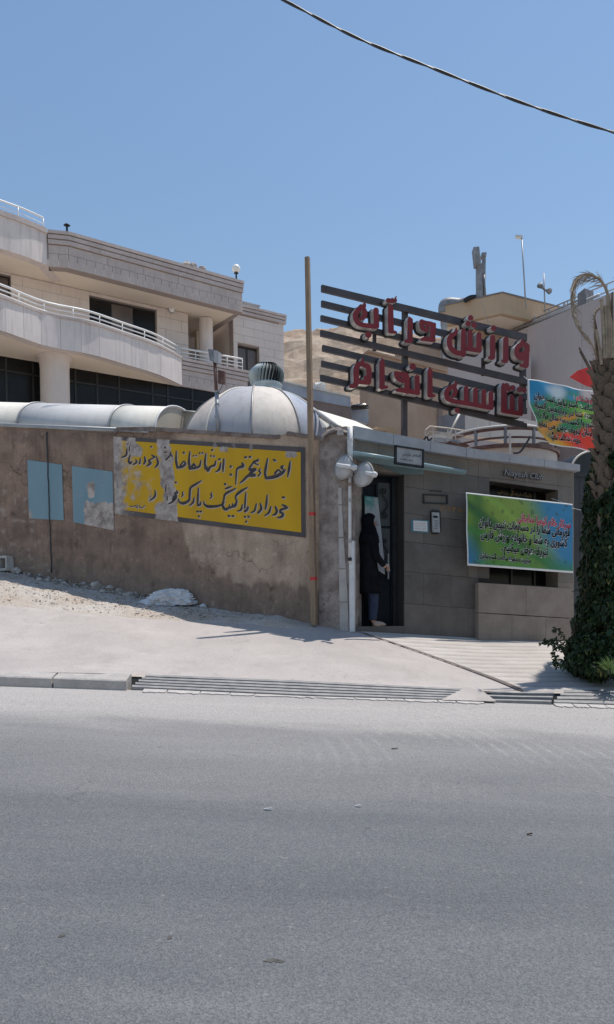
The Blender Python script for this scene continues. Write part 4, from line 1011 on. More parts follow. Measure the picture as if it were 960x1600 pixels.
text_on('gilt_lettering', shape('باشگاه فرهنگی ورزشی'), psurf([(778, 762), (832, 769), (832, 777), (778, 770)], -.28), 0, 1, 1, 1, 'inkorange', None, .01, 0, 1.0, label='faint gilt lettering on the dark window above the green banner', cat='lettering')
#@@PART3
#================================================================ HOUSE ON THE LEFT
hs = thing('villa', 'large pale stone villa with curved balconies rising behind the painted wall', 'house', PH.p(0, 2))
ZT, ZS, ZB, ZC = 14.54, 13.42, 11.32, 10.35      # parapet top, its soffit, balcony parapet top, its soffit
def tiles(pl, s0, s1, z0, z1, tw, th, off, holes, parent, mat, rng, brick=True, gap=.012, t=.03, name='cladding_tile'):
    z = z0; r = 0
    while z < z1 - .02:
        zz = min(z + th, z1); s = s0 - (tw * .5 if brick and r % 2 else 0) ; 
        while s < s1 - .02:
            a, b = max(s, s0), min(s + tw, s1); s += tw
            if b - a < .05: continue
            parts_ = [(a, b, z, zz)]
            for h in holes:
                nx_ = []
                for (p, q, u, v) in parts_:
                    if q <= h[0] or p >= h[1] or v <= h[2] or u >= h[3]: nx_.append((p, q, u, v)); continue
                    if p < h[0]: nx_.append((p, h[0], u, v))
                    if q > h[1]: nx_.append((h[1], q, u, v))
                    m0, m1 = max(p, h[0]), min(q, h[1])
                    if u < h[2]: nx_.append((m0, m1, u, h[2]))
                    if v > h[3]: nx_.append((m0, m1, h[3], v))
                parts_ = nx_
            for (p, q, u, v) in parts_:
                if q - p < .08 or v - u < .06: continue
                MB().rect(pl, p + gap / 2, q - gap / 2, u + gap / 2, v - gap / 2, off + rng.uniform(-.004, .004), t).build(name, mat, parent)
        z = zz; r += 1
sW = lambda px, py=500, off=0: PH.s(px, py, off)
S_END = sW(294.5, 520); S_RW0 = sW(365, 520); S_RW1 = sW(443.5, 520); S_L = -14.
rr = random.Random(21)
# storey wall with windows
win = [(sW(140, 470), sW(245.5, 500), 11.5, 13.30), (sW(-45, 440), sW(17.5, 440), 11.5, 13.36)]
def wall_holes(pl, s0, s1, z0, z1, holes, off, th, mat, parent, name='wall'):
    hs_ = sorted(holes); cur = s0
    for (a, b, c, d) in hs_:
        MB().rect(pl, cur, a, z0, z1, off, th).build(name, mat, parent)
        if d < z1: MB().rect(pl, a, b, d, z1, off, th).build(name, mat, parent)
        if c > z0: MB().rect(pl, a, b, z0, c, off, th).build(name, mat, parent)
        cur = b
    MB().rect(pl, cur, s1, z0, z1, off, th).build(name, mat, parent)
wall_holes(PH, S_L, S_END, ZC, ZT, win, -.035, .3, 'jointlight', hs)
tiles(PH, sW(-60, 450), S_END, 11.0, ZS, 1.25, .42, 0, win, hs, 'housewall', rr, gap=.008)
for (a, b, c, d) in win:
    wf = MB().rect(PH, a, b, c, d, -.16, .05).build('window', 'darkframe', hs)
    n = 3 if b - a > 1.9 else 2; w3 = (b - a - .08) / n
    for k in range(n):
        MB().rect(PH, a + .05 + k * w3, a + .02 + (k + 1) * w3, c + .06, d - .07, -.145, .02).build('pane', 'darkglass' if k != 1 else 'glassgrey', wf)
# loggia: side walls, back wall, ceiling beam, column
MB().rect(PH, S_END - .02, S_RW0, ZC, ZT, -2.4, .2).build('loggia_back_wall', 'housewall', hs)
MB().prism([PH.p(S_END, ZC, -.34), PH.p(S_END, ZT, -.34), PH.p(S_END, ZT, -2.4), PH.p(S_END, ZC, -2.4)], [PH.p(S_END - .25, ZC, -.34), PH.p(S_END - .25, ZT, -.34), PH.p(S_END - .25, ZT, -2.4), PH.p(S_END - .25, ZC, -2.4)]).build('loggia_side_wall', 'housewall', hs)
MB().rect(PH, S_END + .02, S_END + .55, 11.0, 12.75, -2.36, .04).build('doorway', 'darkglass', hs)
MB().rect(PH, S_END + 1.0, S_RW0 - .3, 12.6, ZS, -1.3, .2).build('loggia_beam', 'soffit', hs)
MB().rect(PH, S_END + 1.35, S_RW0 - .25, 11.0, 12.75, -2.36, .04).build('doorway', 'darkglass', hs)
cx_ = PH.s(321.5, 500, -.15)
MB().lathe(PH.p(cx_, ZC, -.15), [(.26, 0), (.26, ZS - ZC)], 28).build('column', 'housebal', hs, True)
MB().rect(PH, S_END - .1, S_RW0 + .1, ZC + .05, ZC + .25, 0, 2.4).build('loggia_floor', 'soffit', hs)
# right wing
RT = 14.2; dw = (sW(372, 560), sW(405.5, 560), 10.4, 12.72)
wall_holes(PH, S_RW0, S_RW1, 7.5, RT - .32, [dw], -.035, .3, 'jointlight', hs)
tiles(PH, S_RW0, S_RW1, 10.6, RT - .40, .9, .31, 0, [dw], hs, 'housewall', rr, gap=.008)
MB().prism([PH.p(S_RW1, 7.5, -.02), PH.p(S_RW1, RT - .32, -.02), PH.p(S_RW1, RT - .32, -6), PH.p(S_RW1, 7.5, -6)], [PH.p(S_RW1 - .2, z, o) for z, o in ((7.5, -.02), (RT - .32, -.02), (RT - .32, -6), (7.5, -6))]).build('end_wall', 'housewall', hs)
MB().prism([PH.p(S_RW0, 8, -.34), PH.p(S_RW0, RT - .4, -.34), PH.p(S_RW0, RT - .4, -2.4), PH.p(S_RW0, 8, -2.4)], [PH.p(S_RW0 + .2, z, o) for z, o in ((8, -.34), (RT - .4, -.34), (RT - .4, -2.4), (8, -2.4))]).build('loggia_side_wall', 'housewall', hs)
MB().rect(PH, S_RW0, S_RW1 + .02, RT - .33, RT, -.34, 5.5).build('roof', 'housewall', hs)
for k, (z0, z1, o) in enumerate(((RT - .08, RT, .10), (RT - .20, RT - .10, .07), (RT - .34, RT - .23, .05))):
    MB().rect(PH, S_RW0 - .3, S_RW1 + .10, z0, z1, o, .5).build('cornice', 'houseband', hs)
d_ = MB().rect(PH, *dw, -.2, .05).build('balcony_door', 'darkframe', hs)
for k in range(2):
    a, b = dw[0], dw[1]; m = (a + b) / 2
    MB().rect(PH, (a, m)[k] + .06, (m, b)[k] - .04, dw[2] + .05, dw[3] - .1, -.18, .02).build('pane', 'glassgrey', d_)

# swept bands: path points on the ground plan, extruded vertically
def offp(path, d):
    out = []
    for i, p in enumerate(path):
        t = (path[min(i + 1, len(path) - 1)] - path[max(i - 1, 0)]); n = V((t.y, -t.x, 0)).normalized(); out.append(p + n * d)
    return out
def band(path, z0, z1, d, th, name, mat, parent, sm=False):
    a = offp(path, d); b = offp(path, d - th); n = len(path); vs = []
    for p, q in zip(a, b): vs += [V((p.x, p.y, z0)), V((p.x, p.y, z1)), V((q.x, q.y, z1)), V((q.x, q.y, z0))]
    fs = [(i * 4 + k, i * 4 + (k + 1) % 4, i * 4 + 4 + (k + 1) % 4, i * 4 + 4 + k) for i in range(n - 1) for k in range(4)] + [(3, 2, 1, 0), (n * 4 - 4, n * 4 - 3, n * 4 - 2, n * 4 - 1)]
    return MB().add(vs, fs).build(name, mat, parent, sm)
def resample(path, step):
    out = [path[0]]; acc = 0
    L = [0]
    for a, b in zip(path[:-1], path[1:]): L.append(L[-1] + (b - a).length)
    n = max(1, round(L[-1] / step))
    for k in range(1, n + 1):
        s = L[-1] * k / n; i = max(j for j in range(len(L)) if L[j] <= s + 1e-9); i = min(i, len(path) - 2)
        out.append(path[i].lerp(path[i + 1], (s - L[i]) / (L[i + 1] - L[i])))
    return out
def tband(path, z0, z1, d, step, name, mat, parent, gap=.012, t=.03, slant=0):
    pts_ = resample(path, step)
    for i, (a, b) in enumerate(zip(pts_[:-1], pts_[1:])):
        u = (b - a).normalized(); n = V((u.y, -u.x, 0)); a2, b2 = a + u * gap / 2 + n * d, b - u * gap / 2 + n * d
        f = [V((a2.x, a2.y, z0)), V((b2.x, b2.y, z0)), V((b2.x, b2.y, z1)), V((a2.x, a2.y, z1))]
        MB().prism(f, [p - n * t for p in f]).build(name, mat, parent)
# upper parapet
up = [pz(75, 360.5, ZT), pz(107, 363.5, ZT), pz(378.5, 440, ZT)]
for p in up: p.z = 0
back = PH.p(PH.s(378.5, 440, 1.2), 0, 1.2) - PH.N * 1.2
upx = up + [up[-1] - PH.N * 3.0]
upx_in = [p for p in upx]
band(upx, ZS, ZT - .02, -.035, .30, 'parapet_core', 'jointlight', hs)
band(upx, ZT - .10, ZT, .10, .42, 'cornice', 'houseband', hs)
band(upx, ZT - .25, ZT - .13, .07, .2, 'cornice', 'houseband', hs)
band(upx, ZT - .41, ZT - .28, .05, .2, 'cornice', 'houseband', hs)
for sg_ in (up[:2], up[1:]):
    tband(sg_, ZS + .42, ZT - .44, 0, 1.3, 'cladding_tile', 'houseband', hs)
    tband(sg_, ZS, ZS + .41, .004, .30, 'soldier_tile', 'houseband', hs)
tband(upx[2:], ZS, ZS + .41, .004, .30, 'soldier_tile', 'houseband', hs); tband(upx[2:], ZS + .42, ZT - .44, 0, 1.0, 'cladding_tile', 'houseband', hs)
MB().prism([V((p.x, p.y, ZS + .02)) for p in [up[0], up[1], up[2], up[2] - PH.N * 3.2, PH.p(-9, 0, -2.4)]], [V((p.x, p.y, ZS + .22)) for p in [up[0], up[1], up[2], up[2] - PH.N * 3.2, PH.p(-9, 0, -2.4)]]).build('soffit', 'soffit', hs)
MB().prism([V((p.x, p.y, ZT - .3)) for p in [up[0] - PH.N * .4, up[2] - PH.N * .4 - PH.D * .4, up[2] - PH.N * 7, PH.p(-9, 0, -7)]], [V((p.x, p.y, ZT - .15)) for p in [up[0] - PH.N * .4, up[2] - PH.N * .4 - PH.D * .4, up[2] - PH.N * 7, PH.p(-9, 0, -7)]]).build('roof', 'soffit', hs)
# upper left drum
dz = lambda pts, Z: [V((p.x, p.y, 0)) for p in bez([pz(x, y, Z) for x, y in pts], 5)]
ud = dz([(-60, 309), (0, 330), (42, 345), (72, 358.5)], ZT)
udb = ud + [ud[-1] + V((.1, 1.2, 0))]
band(udb, ZS, ZT, 0, .3, 'balcony_drum', 'housebal', hs, False)
band(ud, ZT - .13, ZT + .03, .05, .34, 'cornice', 'houseband', hs)
MB().prism([V((p.x, p.y, ZS + .01)) for p in offp(ud, -.05) + [PH.p(-6.5, 0, -1), PH.p(-14, 0, -1)]], [V((p.x, p.y, ZS + .2)) for p in offp(ud, -.05) + [PH.p(-6.5, 0, -1), PH.p(-14, 0, -1)]]).build('soffit', 'soffit', hs)
def railing(path, zs, rad, mat, parent, step, zb, name='railing'):
    pp = resample(path, .35)
    rl = thing(name, None, None, (0, 0, 0)); rl.parent = parent; rl.location = -V(parent.location)
    for z, r in zip(zs, rad):
        o = MB().tube([V((p.x, p.y, z)) for p in pp], r, 6); me_ = o.mesh('rail'); link('rail', me_, mat, rl, True).location = (0, 0, 0)
    for p in resample(path, step):
        me_ = MB().tube([V((p.x, p.y, zb)), V((p.x, p.y, zs[0]))], .018, 6).mesh('rail_post'); link('rail_post', me_, mat, rl, True).location = (0, 0, 0)
railing(offp(ud, -.12), [ZT + .40, ZT + .22], [.03, .012], 'rail', hs, .95, ZT)
# lower curved balcony
ld = dz([(-60, 447), (0, 462), (73, 490), (140, 503.5), (200, 523), (247, 539), (284, 558)], ZB)
tband(ld, ZC, ZB - .05, 0, .62, 'balcony_panel', 'housebal', hs, gap=.008, t=.06)
band(ld + [ld[-1] + V((.25, 1.6, 0))], ZC, ZB - .06, -.05, .25, 'balcony_drum', 'housebal', hs)
band(ld, ZB - .05, ZB + .02, .03, .34, 'balcony_cap', 'houseband', hs)
sof = [V((p.x, p.y, ZC + .005)) for p in offp(ld, -.09) + [ld[-1] + V((.5, 3.2, 0)), PH.p(-12, 0, -.9)]]
MB().prism(sof, [p + V((0, 0, .18)) for p in sof]).build('soffit', 'soffit', hs)
# right balcony band with cornices
rb = [pz(283.5, 559.5, ZB), pz(387, 580, ZB)]; rb = [V((p.x, p.y, 0)) for p in rb]; rbx = rb + [rb[-1] - PH.N * 1.3]
band(rbx, ZC, ZB - .02, -.035, .3, 'parapet_core', 'jointlight', hs)
band(rbx, ZB - .09, ZB, .09, .40, 'cornice', 'houseband', hs); band(rbx, ZB - .23, ZB - .12, .06, .2, 'cornice', 'houseband', hs); band(rbx, ZB - .37, ZB - .26, .04, .2, 'cornice', 'houseband', hs)
tband(rb, ZC + .40, ZB - .39, 0, 1.1, 'cladding_tile', 'houseband', hs); tband(rb, ZC, ZC + .39, .004, .30, 'soldier_tile', 'houseband', hs)
q4 = [V((p.x, p.y, ZC + .01)) for p in [rb[0], rb[1], rb[1] - PH.N * 3.5, rb[0] - PH.N * 3.5]]
MB().prism(q4, [p + V((0, 0, .2)) for p in q4]).build('soffit', 'soffit', hs)
railing(offp(ld, -.16), [ZB + .40, ZB + .26, ZB + .13], [.035, .022, .022], 'rail', hs, .85, ZB)
rbr = [rb[0] - PH.N * .15, V((pz(380, 560, ZB + .41).x, pz(380, 560, ZB + .41).y, 0)) - PH.N * .05]
railing(rbr, [ZB + .40, ZB + .26, ZB + .13], [.035, .022, .022], 'rail', hs, .62, ZB)
# ground storey: big dark glazing set back, round column
gh = PH.p(0, 0, -.95)
gl = MB().rect(PH, S_L, S_RW0 - .3, 6.0, ZC + .05, 1.08, .08).build('window', 'darkglass', hs)
for px in (-20, 10, 52, 118, 152, 186, 238, 262, 300):
    s = PH.s(px, 590, 1.1); MB().rect(PH, s - .03, s + .03, 6.0, ZC, 1.11, .04).build('mullion', 'darkframe', gl)
MB().rect(PH, S_L, S_RW0, ZC - .45, ZC - .40, 1.11, .04).build('mullion', 'darkframe', gl)
c0 = PH.at(86, 590, 1.75); c0.z = 6.0
MB().lathe(c0, [(.44, 0), (.44, ZC - 6.35), (.47, ZC - 6.12), (.56, ZC - 6.0)], 36).build('column', 'housewall', hs, True)
MB().rect(PH, S_L, S_RW1, 1.0, 6.05, -.05, .3).build('base_wall', 'housewall', hs)
MB().rect(PH, S_L, S_RW1, ZC + .02, ZC + .22, -.36, 6).build('floor_slab', 'soffit', hs)
MB().rect(PH, S_L, S_RW1, 1, ZT - .5, -6.4, .3).build('rear_wall', 'housewall', hs)
# wall lamps on the villa
for px, py, lb in ((101.5, 439, 'round white wall lamp left of the big villa window'), (268, 483.5, 'round white wall lamp right of the big villa window')):
    c = PH.at(px, py, .02); t = thing('wall_lamp', lb, 'wall lamp', c, 'round lamps on the villa wall')
    MB().lathe(c, [(.001, .12), (.07, .10), (.11, .05), (.12, 0)], 18, PH.N).build('glass_dome', 'globe', t, True)
    MB().lathe(c, [(.135, .0), (.135, .03), (.11, .035)], 18, PH.N).build('ring', 'ribsteel', t, True)
# globe lamp on the roof edge
c = pz(369.5, 436, ZT); gt = thing('globe_lamp', 'white globe lamp on the corner of the villa roof', 'lamp', c)
rg = 6.6 / 1300 * c.y
MB().tube([c, c + V((0, 0, .22))], .03, 8).build('stem', 'black', gt); MB().lathe(c + V((0, 0, .20)), [(.08, -.0), (.07, .05)], 12).build('collar', 'black', gt)
MB().lathe(c + V((0, 0, .22 + rg)), [(max(.001, rg * math.sin(a)), -rg * math.cos(a)) for a in [math.pi * i / 12 for i in range(13)]], 24).build('globe', 'globe', gt, True)
c = pz(105, 363, ZT); vt = thing('roof_vent_pipe', 'small dark capped vent pipe on the villa roof edge', 'vent pipe', c)
MB().tube([c, c + V((0, 0, .24))], .035, 8).build('pipe', 'black', vt); MB().lathe(c + V((0, 0, .22)), [(.11, 0), (.05, .05), (.001, .07)], 10).build('cap', 'black', vt)
for i, (px, py, r, lb) in enumerate(((292, 413, .16, 'tall broken lump of rubble on the villa roof edge'), (303, 414.5, .13, 'middle lump of rubble on the villa roof edge'), (316, 418.5, .12, 'right end lump of rubble on the villa roof edge'))):
    c = pz(px, py + 5, ZT); stone('rubble_lump', c + V((0, .05, .10)), r, 'rubble', lb, 'rubble', 'rubble lumps on the villa roof', 40 + i, .9)
rbx_ = thing('roof_tank', 'grey box shaped tank on the roof of the villa right wing', 'tank', PH.at(392, 480, -1.5))
MB().rect(PH, PH.s(379, 470, -1.5), PH.s(405, 470, -1.5), RT - .2, RT + .80, -1.5, 1.2).build('box', 'bluegrey', rbx_); MB().rect(PH, PH.s(379, 470, -1.5), PH.s(406, 470, -1.5), RT + .80, RT + .85, -1.45, 1.3).build('lid', 'ribsteel', rbx_)

#================================================================ ROOF LIGHTS BEHIND THE WALL
VB = Plane((PW.o[0] - PW.n[0] * .55, PW.o[1] - PW.n[1] * .55), -65)   # front springing line of the vault
vz = lambda s: VB_z0 + VB_k * s
A0, A1 = VB.at(243, 672), VB.at(0, 662); sA0 = VB.s(243, 672); sA1 = VB.s(0, 662)
VB_k = (A1.z - A0.z) / (sA1 - sA0); VB_z0 = A0.z - VB_k * sA0 - .12
br = thing('barrel_rooflight', 'long barrel vaulted roof light of cream and grey sheets behind the wall', 'roof light', VB.p(sA0, vz(sA0)))
RV, HV = .80, .60
def vpt(s, a, grow=0): return VB.p(s, vz(s) + .10 + (HV + grow) * math.sin(a), -(RV) + (RV + grow) * math.cos(a))
def vault(s0, s1, mat, parent, name='sheet'):
    n = 20; vs = []; 
    for s in (s0, (s0 + s1) / 2, s1):
        vs += [vpt(s, math.pi * i / n) for i in range(n + 1)]
    vs2 = [v for v in vs]
    fs = [(r * (n + 1) + i, r * (n + 1) + i + 1, (r + 1) * (n + 1) + i + 1, (r + 1) * (n + 1) + i) for r in range(2) for i in range(n)]
    o = MB().add(vs, fs).build(name, mat, parent, True)
    md = o.modifiers.new('thickness', 'SOLIDIFY'); md.thickness = .02; return o
bnd = [243, 170, 27, -110, -260]
ss = [VB.s(x, 664) for x in bnd]
for k in range(4): vault(ss[k] + .004, ss[k + 1] - .004, ('cream', 'greysheetlight', 'cream', 'greysheetlight')[k], br)
for s in ss[:4]: MB().tube([vpt(s, math.pi * i / 24, .012) for i in range(25)], .016, 6).build('rib', 'railgrey' if s != ss[0] else 'rail', br, True)
ev = [vpt(ss[0] + .01, math.pi * i / 20) for i in range(21)]
MB().prism(ev, [p + VB.D * .02 for p in ev]).build('gable_end', 'tansheet', br)
MB().tube([VB.p(s, vz(s) + .10, .03) for s in (ss[0], ss[4])], .03, 8).build('edge_rail', 'railgrey', br, True)
MB().rect(VB, ss[0], ss[4], 3.6, vz(ss[0]) + .05, -.02, 1.2).build('kerb_upstand', 'brownwall', br)
# small slanted pane seen between the vault and the dome
gpn = thing('end_rooflight', 'slanted greenish end panel between the barrel roof and the dome', 'roof light', PE.at(275, 670, -1.0))
MB().slab(PW, [(243, 672), (252, 655), (266, 646), (290, 643), (312, 645), (316, 652), (302, 676)], -1.5, .05).build('panel', 'tansheet', gpn)
MB().tube([PW.at(x, y, -1.45) for x, y in ((243, 671), (252, 654), (266, 645.5), (290, 642.5), (312, 645))], .022, 6).build('edge_rib', 'ribsteel', gpn, True)
MB().tube([PW.at(x, y, -1.4) for x, y in ((303, 674), (315, 652), (318, 648))], .035, 6).build('edge_rib', 'pinksheet', gpn, True)
# dome
DC = pY(402, 712, 15.3); RD = (520 - 286) / 2 / 1300 * 15.3; HD = 1.20
dm = thing('glass_dome', 'segmented pale roof dome carrying a turbine ventilator', 'dome', DC)
def dpr(a): return RD * math.cos(a) ** .95, HD * math.sin(a)
NG = 10; mats = ['pinksheet', 'bluesheet', 'pinksheet', 'cream', 'bluesheet', 'pinksheet', 'pinksheet', 'greysheet', 'pinksheet', 'cream', 'bluesheet', 'pinksheet']
dmats = {}
for g in range(NG):
    th0 = 2 * math.pi * (g + .5) / NG; th1 = th0 + 2 * math.pi / NG; vs = []; na, nt_ = 14, 6
    for i in range(na + 1):
        r, h = dpr(math.pi / 2 * .93 * i / na)
        for j in range(nt_ + 1):
            th = th0 + (th1 - th0) * j / nt_; vs.append(DC + V((r * math.cos(th), r * math.sin(th), h)))
    fs = [(i * (nt_ + 1) + j, i * (nt_ + 1) + j + 1, (i + 1) * (nt_ + 1) + j + 1, (i + 1) * (nt_ + 1) + j) for i in range(na) for j in range(nt_)]
    mid = math.degrees((th0 + th1) / 2) % 360
    # by compass: facing the street
    mt = 'pinksheet'
    if 234 < mid < 270: mt = 'greysheet'
    elif 270 < mid < 306: mt = 'creamold'
    elif 306 < mid < 342: mt = 'bluesheet'
    o = MB().add(vs, fs).build('sheet', mt, dm, True)
    MB().tube([DC + V(((dpr(a)[0] + .01) * math.cos(th0), (dpr(a)[0] + .01) * math.sin(th0), dpr(a)[1] + .005)) for a in [math.pi / 2 * .93 * i / 14 for i in range(15)]], .017, 6).build('rib', 'ribsteel' if g % 3 else 'cream', dm, True)
MB().lathe(DC + V((0, 0, -.03)), [(RD + .03, -.6), (RD + .03, -.03), (RD - .02, .0)], 48).build('base_ring', 'pinksheet', dm, True)
TC = pY(417, 603, 15.25)
tv_ = thing('turbine_ventilator', 'galvanised spinning turbine ventilator on top of the pale dome', 'ventilator', TC)
TR = 27 / 1300 * 15.3; TH = .40
MB().lathe(TC + V((0, 0, -.12)), [(TR * .85, -.02), (TR * .85, .1)], 28).build('neck', 'vent', tv_, True)
def tprof(t): return TR * (.80 + .22 * math.sin(math.pi * (t * .75 + .12))) * (1 - .45 * max(0, t - .6) ** 1.4 / .4 ** 1.4), TH * t
MB().lathe(TC, [(tprof(t)[0] * .86, tprof(t)[1]) for t in [i / 10 for i in range(11)]] + [(.001, TH * .98)], 28).build('core', 'ventdark', tv_, True)
for k in range(30):
    a0 = 2 * math.pi * k / 30; vs = []; n = 9
    for i in range(n + 1):
        t = i / n; r, h = tprof(t)
        for (da, dr) in ((0, .0), (.17, -.075)):
            vs.append(TC + V(((r + dr * r / TR) * math.cos(a0 + da + .25 * t), (r + dr * r / TR) * math.sin(a0 + da + .25 * t), h)))
    MB().add(vs, [(i * 2, i * 2 + 1, i * 2 + 3, i * 2 + 2) for i in range(n)]).build('vane', 'vent', tv_, True)
MB().lathe(TC, [(TR * .62, TH * .96), (TR * .4, TH * 1.03), (.001, TH * 1.06)], 24).build('top_cap', 'vent', tv_, True)
MB().lathe(TC, [(TR * .86, -.03), (TR * .90, 0), (TR * .86, .03)], 28).build('bottom_ring', 'vent', tv_, True)
# right hand white roof sheet
rs = thing('white_rooflight', 'white sloping roof sheet between the dome and the club coping', 'roof light', PE.at(550, 665, -1.4))
def rp(x, y, Y): return pY(x, y, Y)
MB().prism([rp(495, 640, 15.2), rp(512, 645, 15.0), rp(556, 658, 14.4), rp(605, 681, 13.3), rp(553, 676, 13.2), rp(520, 664, 13.6)], [p - V((0, 0, .05)) for p in (rp(495, 640, 15.2), rp(512, 645, 15.0), rp(556, 658, 14.4), rp(605, 681, 13.3), rp(553, 676, 13.2), rp(520, 664, 13.6))]).build('sheet', 'cream', rs)
MB().tube([rp(488, 638, 15), rp(503, 648, 14.4), rp(522, 662, 13.6), rp(532, 668, 13.2)], .03, 6).build('edge_rib', 'ribsteel', rs, True)
MB().prism([rp(498, 652, 14.3), rp(516, 664, 13.7), rp(511, 668, 13.7), rp(504, 668, 13.9)], [p + V((0, .04, 0)) for p in (rp(498, 652, 14.3), rp(516, 664, 13.7), rp(511, 668, 13.7), rp(504, 668, 13.9))]).build('gable_pane', 'cream', rs)
# lamp post in front of the vault
lp = thing('lamp_post', 'rusty pipe post with a grey twin flood box at its top behind the wall', 'lamp post', PW.at(341, 676, -.5))
q_ = lambda x, y: PW.at(x, y, -.5)
MB().tube([q_(341.5, 690), q_(339, 612)], .036, 10).build('lower_pipe', 'railgrey', lp, True)
MB().tube([q_(339, 625), q_(336, 566)], .030, 10).build('upper_pipe', 'brown', lp, True)
for y in (612, 632, 650): MB().tube([q_(339.6, y - 1), q_(339.8, y + 1.5)], .042, 10).build('collar', 'ribsteel', lp)
MB().slab(PW, [(325, 545), (338, 547), (338, 566), (328, 563)], -.42, .16).build('flood_box', 'duct', lp)
MB().slab(PW, [(334, 547), (341.5, 550), (341.5, 567), (335, 566)], -.34, .10).build('flood_box', 'greysheet', lp)
MB().slab(PW, [(341, 578), (351, 580), (351, 600.5), (341, 599)], -.52, .04).build('junction_box', 'brown', lp)
MB().tube(bez([q_(342, 612), q_(347, 604), q_(348, 599)]), .006, 5).build('loose_wire', 'black', lp)

#================================================================ BEHIND THE CLUB
PB = Plane(pY(480, 600, 19).to_2d(), 68)
gp = thing('parapet_wall', 'grey membrane covered parapet with brown render below, behind the white roof sheet', 'wall', PB.at(500, 640))
MB().slab(PB, [(440, 594.5), (548, 619), (548, 636), (488, 625), (440, 612)], .02, .4).build('membrane', 'bluegrey', gp)
MB().slab(PB, [(440, 594), (548, 618.3), (548, 620.2), (440, 596)], .05, .45).build('edge_strip', 'white', gp)
MB().slab(PB, [(440, 611), (488, 624), (549, 636), (549, 700), (440, 700)], 0, .4).build('render', 'brownwall', gp)
g2 = thing('low_parapet', 'lower grey parapet piece beside the tan building', 'wall', PB.at(562, 650))
MB().slab(PB, [(549.5, 633.5), (576, 640), (576, 662), (549.5, 655)], -.3, .3).build('membrane', 'bluegrey', g2)
MB().slab(PB, [(549.5, 633), (576, 639.5), (576, 641.3), (549.5, 635)], -.27, .35).build('edge_strip', 'white', g2)
c = pY(499, 604, 19.4)
wl = stone('covered_heap', c, .17, 'white', 'white covered heap lying on the grey parapet', 'heap', None, 60, .62, (1.25, .9))
wl2 = stone('dark_bundle', pY(563, 636, 19.6), .14, 'black', 'dark bundle lying on the low grey parapet', 'bundle', None, 61, .5, (1.6, 1))
# tan building
PT = Plane(pY(640, 600, 21).to_2d(), 68)
tb = thing('tan_building', 'tan rendered building with an overhanging roof box behind the big red sign', 'building', PT.at(640, 690))
MB().slab(PT, [(576, 548), (700, 580), (700, 760), (576, 760)], 0, .3).build('wall', 'stucco', tb)
MB().slab(PT, [(576, 546), (700, 578), (700, 581), (576, 549)], .06, .4).build('parapet_edge', 'stucco', tb)
MB().slab(PT, [(576, 547), (579, 547), (579, 760), (576, 760)], -.02, .5).build('side_wall', 'stucco', tb)
MB().slab(PT, [(626, 545), (640, 545), (640, 590), (626, 588)], -.4, .3).build('upper_block', 'stucco', tb)
PT2 = Plane(pY(700, 560, 24).to_2d(), 68)
MB().slab(PT2, [(632, 526), (830, 560), (830, 700), (632, 700)], -.1, .3).build('wall', 'pinkwall', tb)
MB().slab(PT2, [(632, 527), (700, 540), (700, 600), (632, 590)], -.06, .04).build('wall', 'stucco', tb)
# roof box with corner towards the viewer
zr = pY(785, 458, 25).z
rb1 = [pz(688, 479, zr), pz(785, 457.5, zr), pz(905, 488, zr)]
for p in rb1: p.z = 0
zf = zr - .62
band(rb1, zf, zr, 0, .2, 'fascia', 'fascia', tb)
band(rb1, zr - .01, zr + .03, .03, .3, 'roof_edge', 'greybox', tb)
mid = (rb1[0] + rb1[2]) / 2 + V((0, 1.5, 0))
MB().prism([V((p.x, p.y, zf + .01)) for p in offp(rb1, -.06) + [mid + V((1, 3, 0))]], [V((p.x, p.y, zr - .1)) for p in offp(rb1, -.06) + [mid + V((1, 3, 0))]]).build('soffit_slab', 'soffit', tb)
inn = [V(p) for p in (rb1[0] + V((.35, .5, 0)), rb1[1] + V((0, 1.3, 0)), rb1[2] + V((-.5, .9, 0)))]
band(inn, 4, zf + .01, 0, .2, 'tower_wall', 'stucco', tb)
MB().slab(PT2, [(692, 500), (699, 501), (699, 560), (692, 560)], .3, .1).build('downpipe', 'ribsteel', tb)
MB().slab(PT, [(685.5, 636), (691.5, 637), (691.5, 700), (685.5, 700)], .05, .1).build('downpipe', 'brownwall', tb)
# stack on the roof
def q5(x, y, Y=25.6): return pY(x, y, Y)
ch = thing('flue_stack', 'weathered grey flue stack with an offset head on the tan roof', 'flue', q5(752, 470))
XX, ZZ = V((1, 0, 0)), V((0, 0, 1))
def pzbox(pts, Y, th, name, mat, parent):
    f = [pY(x, y, Y) for x, y in pts]; return MB().prism(f, [p + V((.02, th, 0)) for p in f]).build(name, mat, parent)
pzbox([(740, 386), (749, 385), (752, 411), (743, 412.5)], 25.2, .35, 'head_box', 'duct', ch)
pzbox([(745.5, 411), (753.5, 411), (755, 466), (746, 468)], 25.35, .3, 'shaft', 'duct', ch)
pzbox([(754, 396), (759.5, 395), (758.5, 462), (754.5, 464)], 25.6, .18, 'pipe', 'duct', ch)
pzbox([(753, 394.5), (760.5, 394), (760.5, 399), (753, 400)], 25.55, .3, 'cap', 'duct', ch)
MB().tube([q5(757, 430), q5(756, 442), q5(758.5, 470)], .05, 8).build('clamp_pipe', 'greybox', ch, True)
tk = thing('roof_duct', 'rounded tan cooler duct lying on the tan roof left of the flue', 'duct', q5(715, 478, 26))
MB().tube(bez([q5(693, 490, 26), q5(694, 477, 26), q5(702, 473, 26), q5(722, 474, 26), q5(738, 470, 25.7)], 6), .16, 12).build('body', 'duct', tk, True)
MB().tube(bez([q5(726, 470, 25.4), q5(735, 465, 25.4), q5(744, 464, 25.4)], 6), .07, 10).build('elbow', 'black', tk, True)
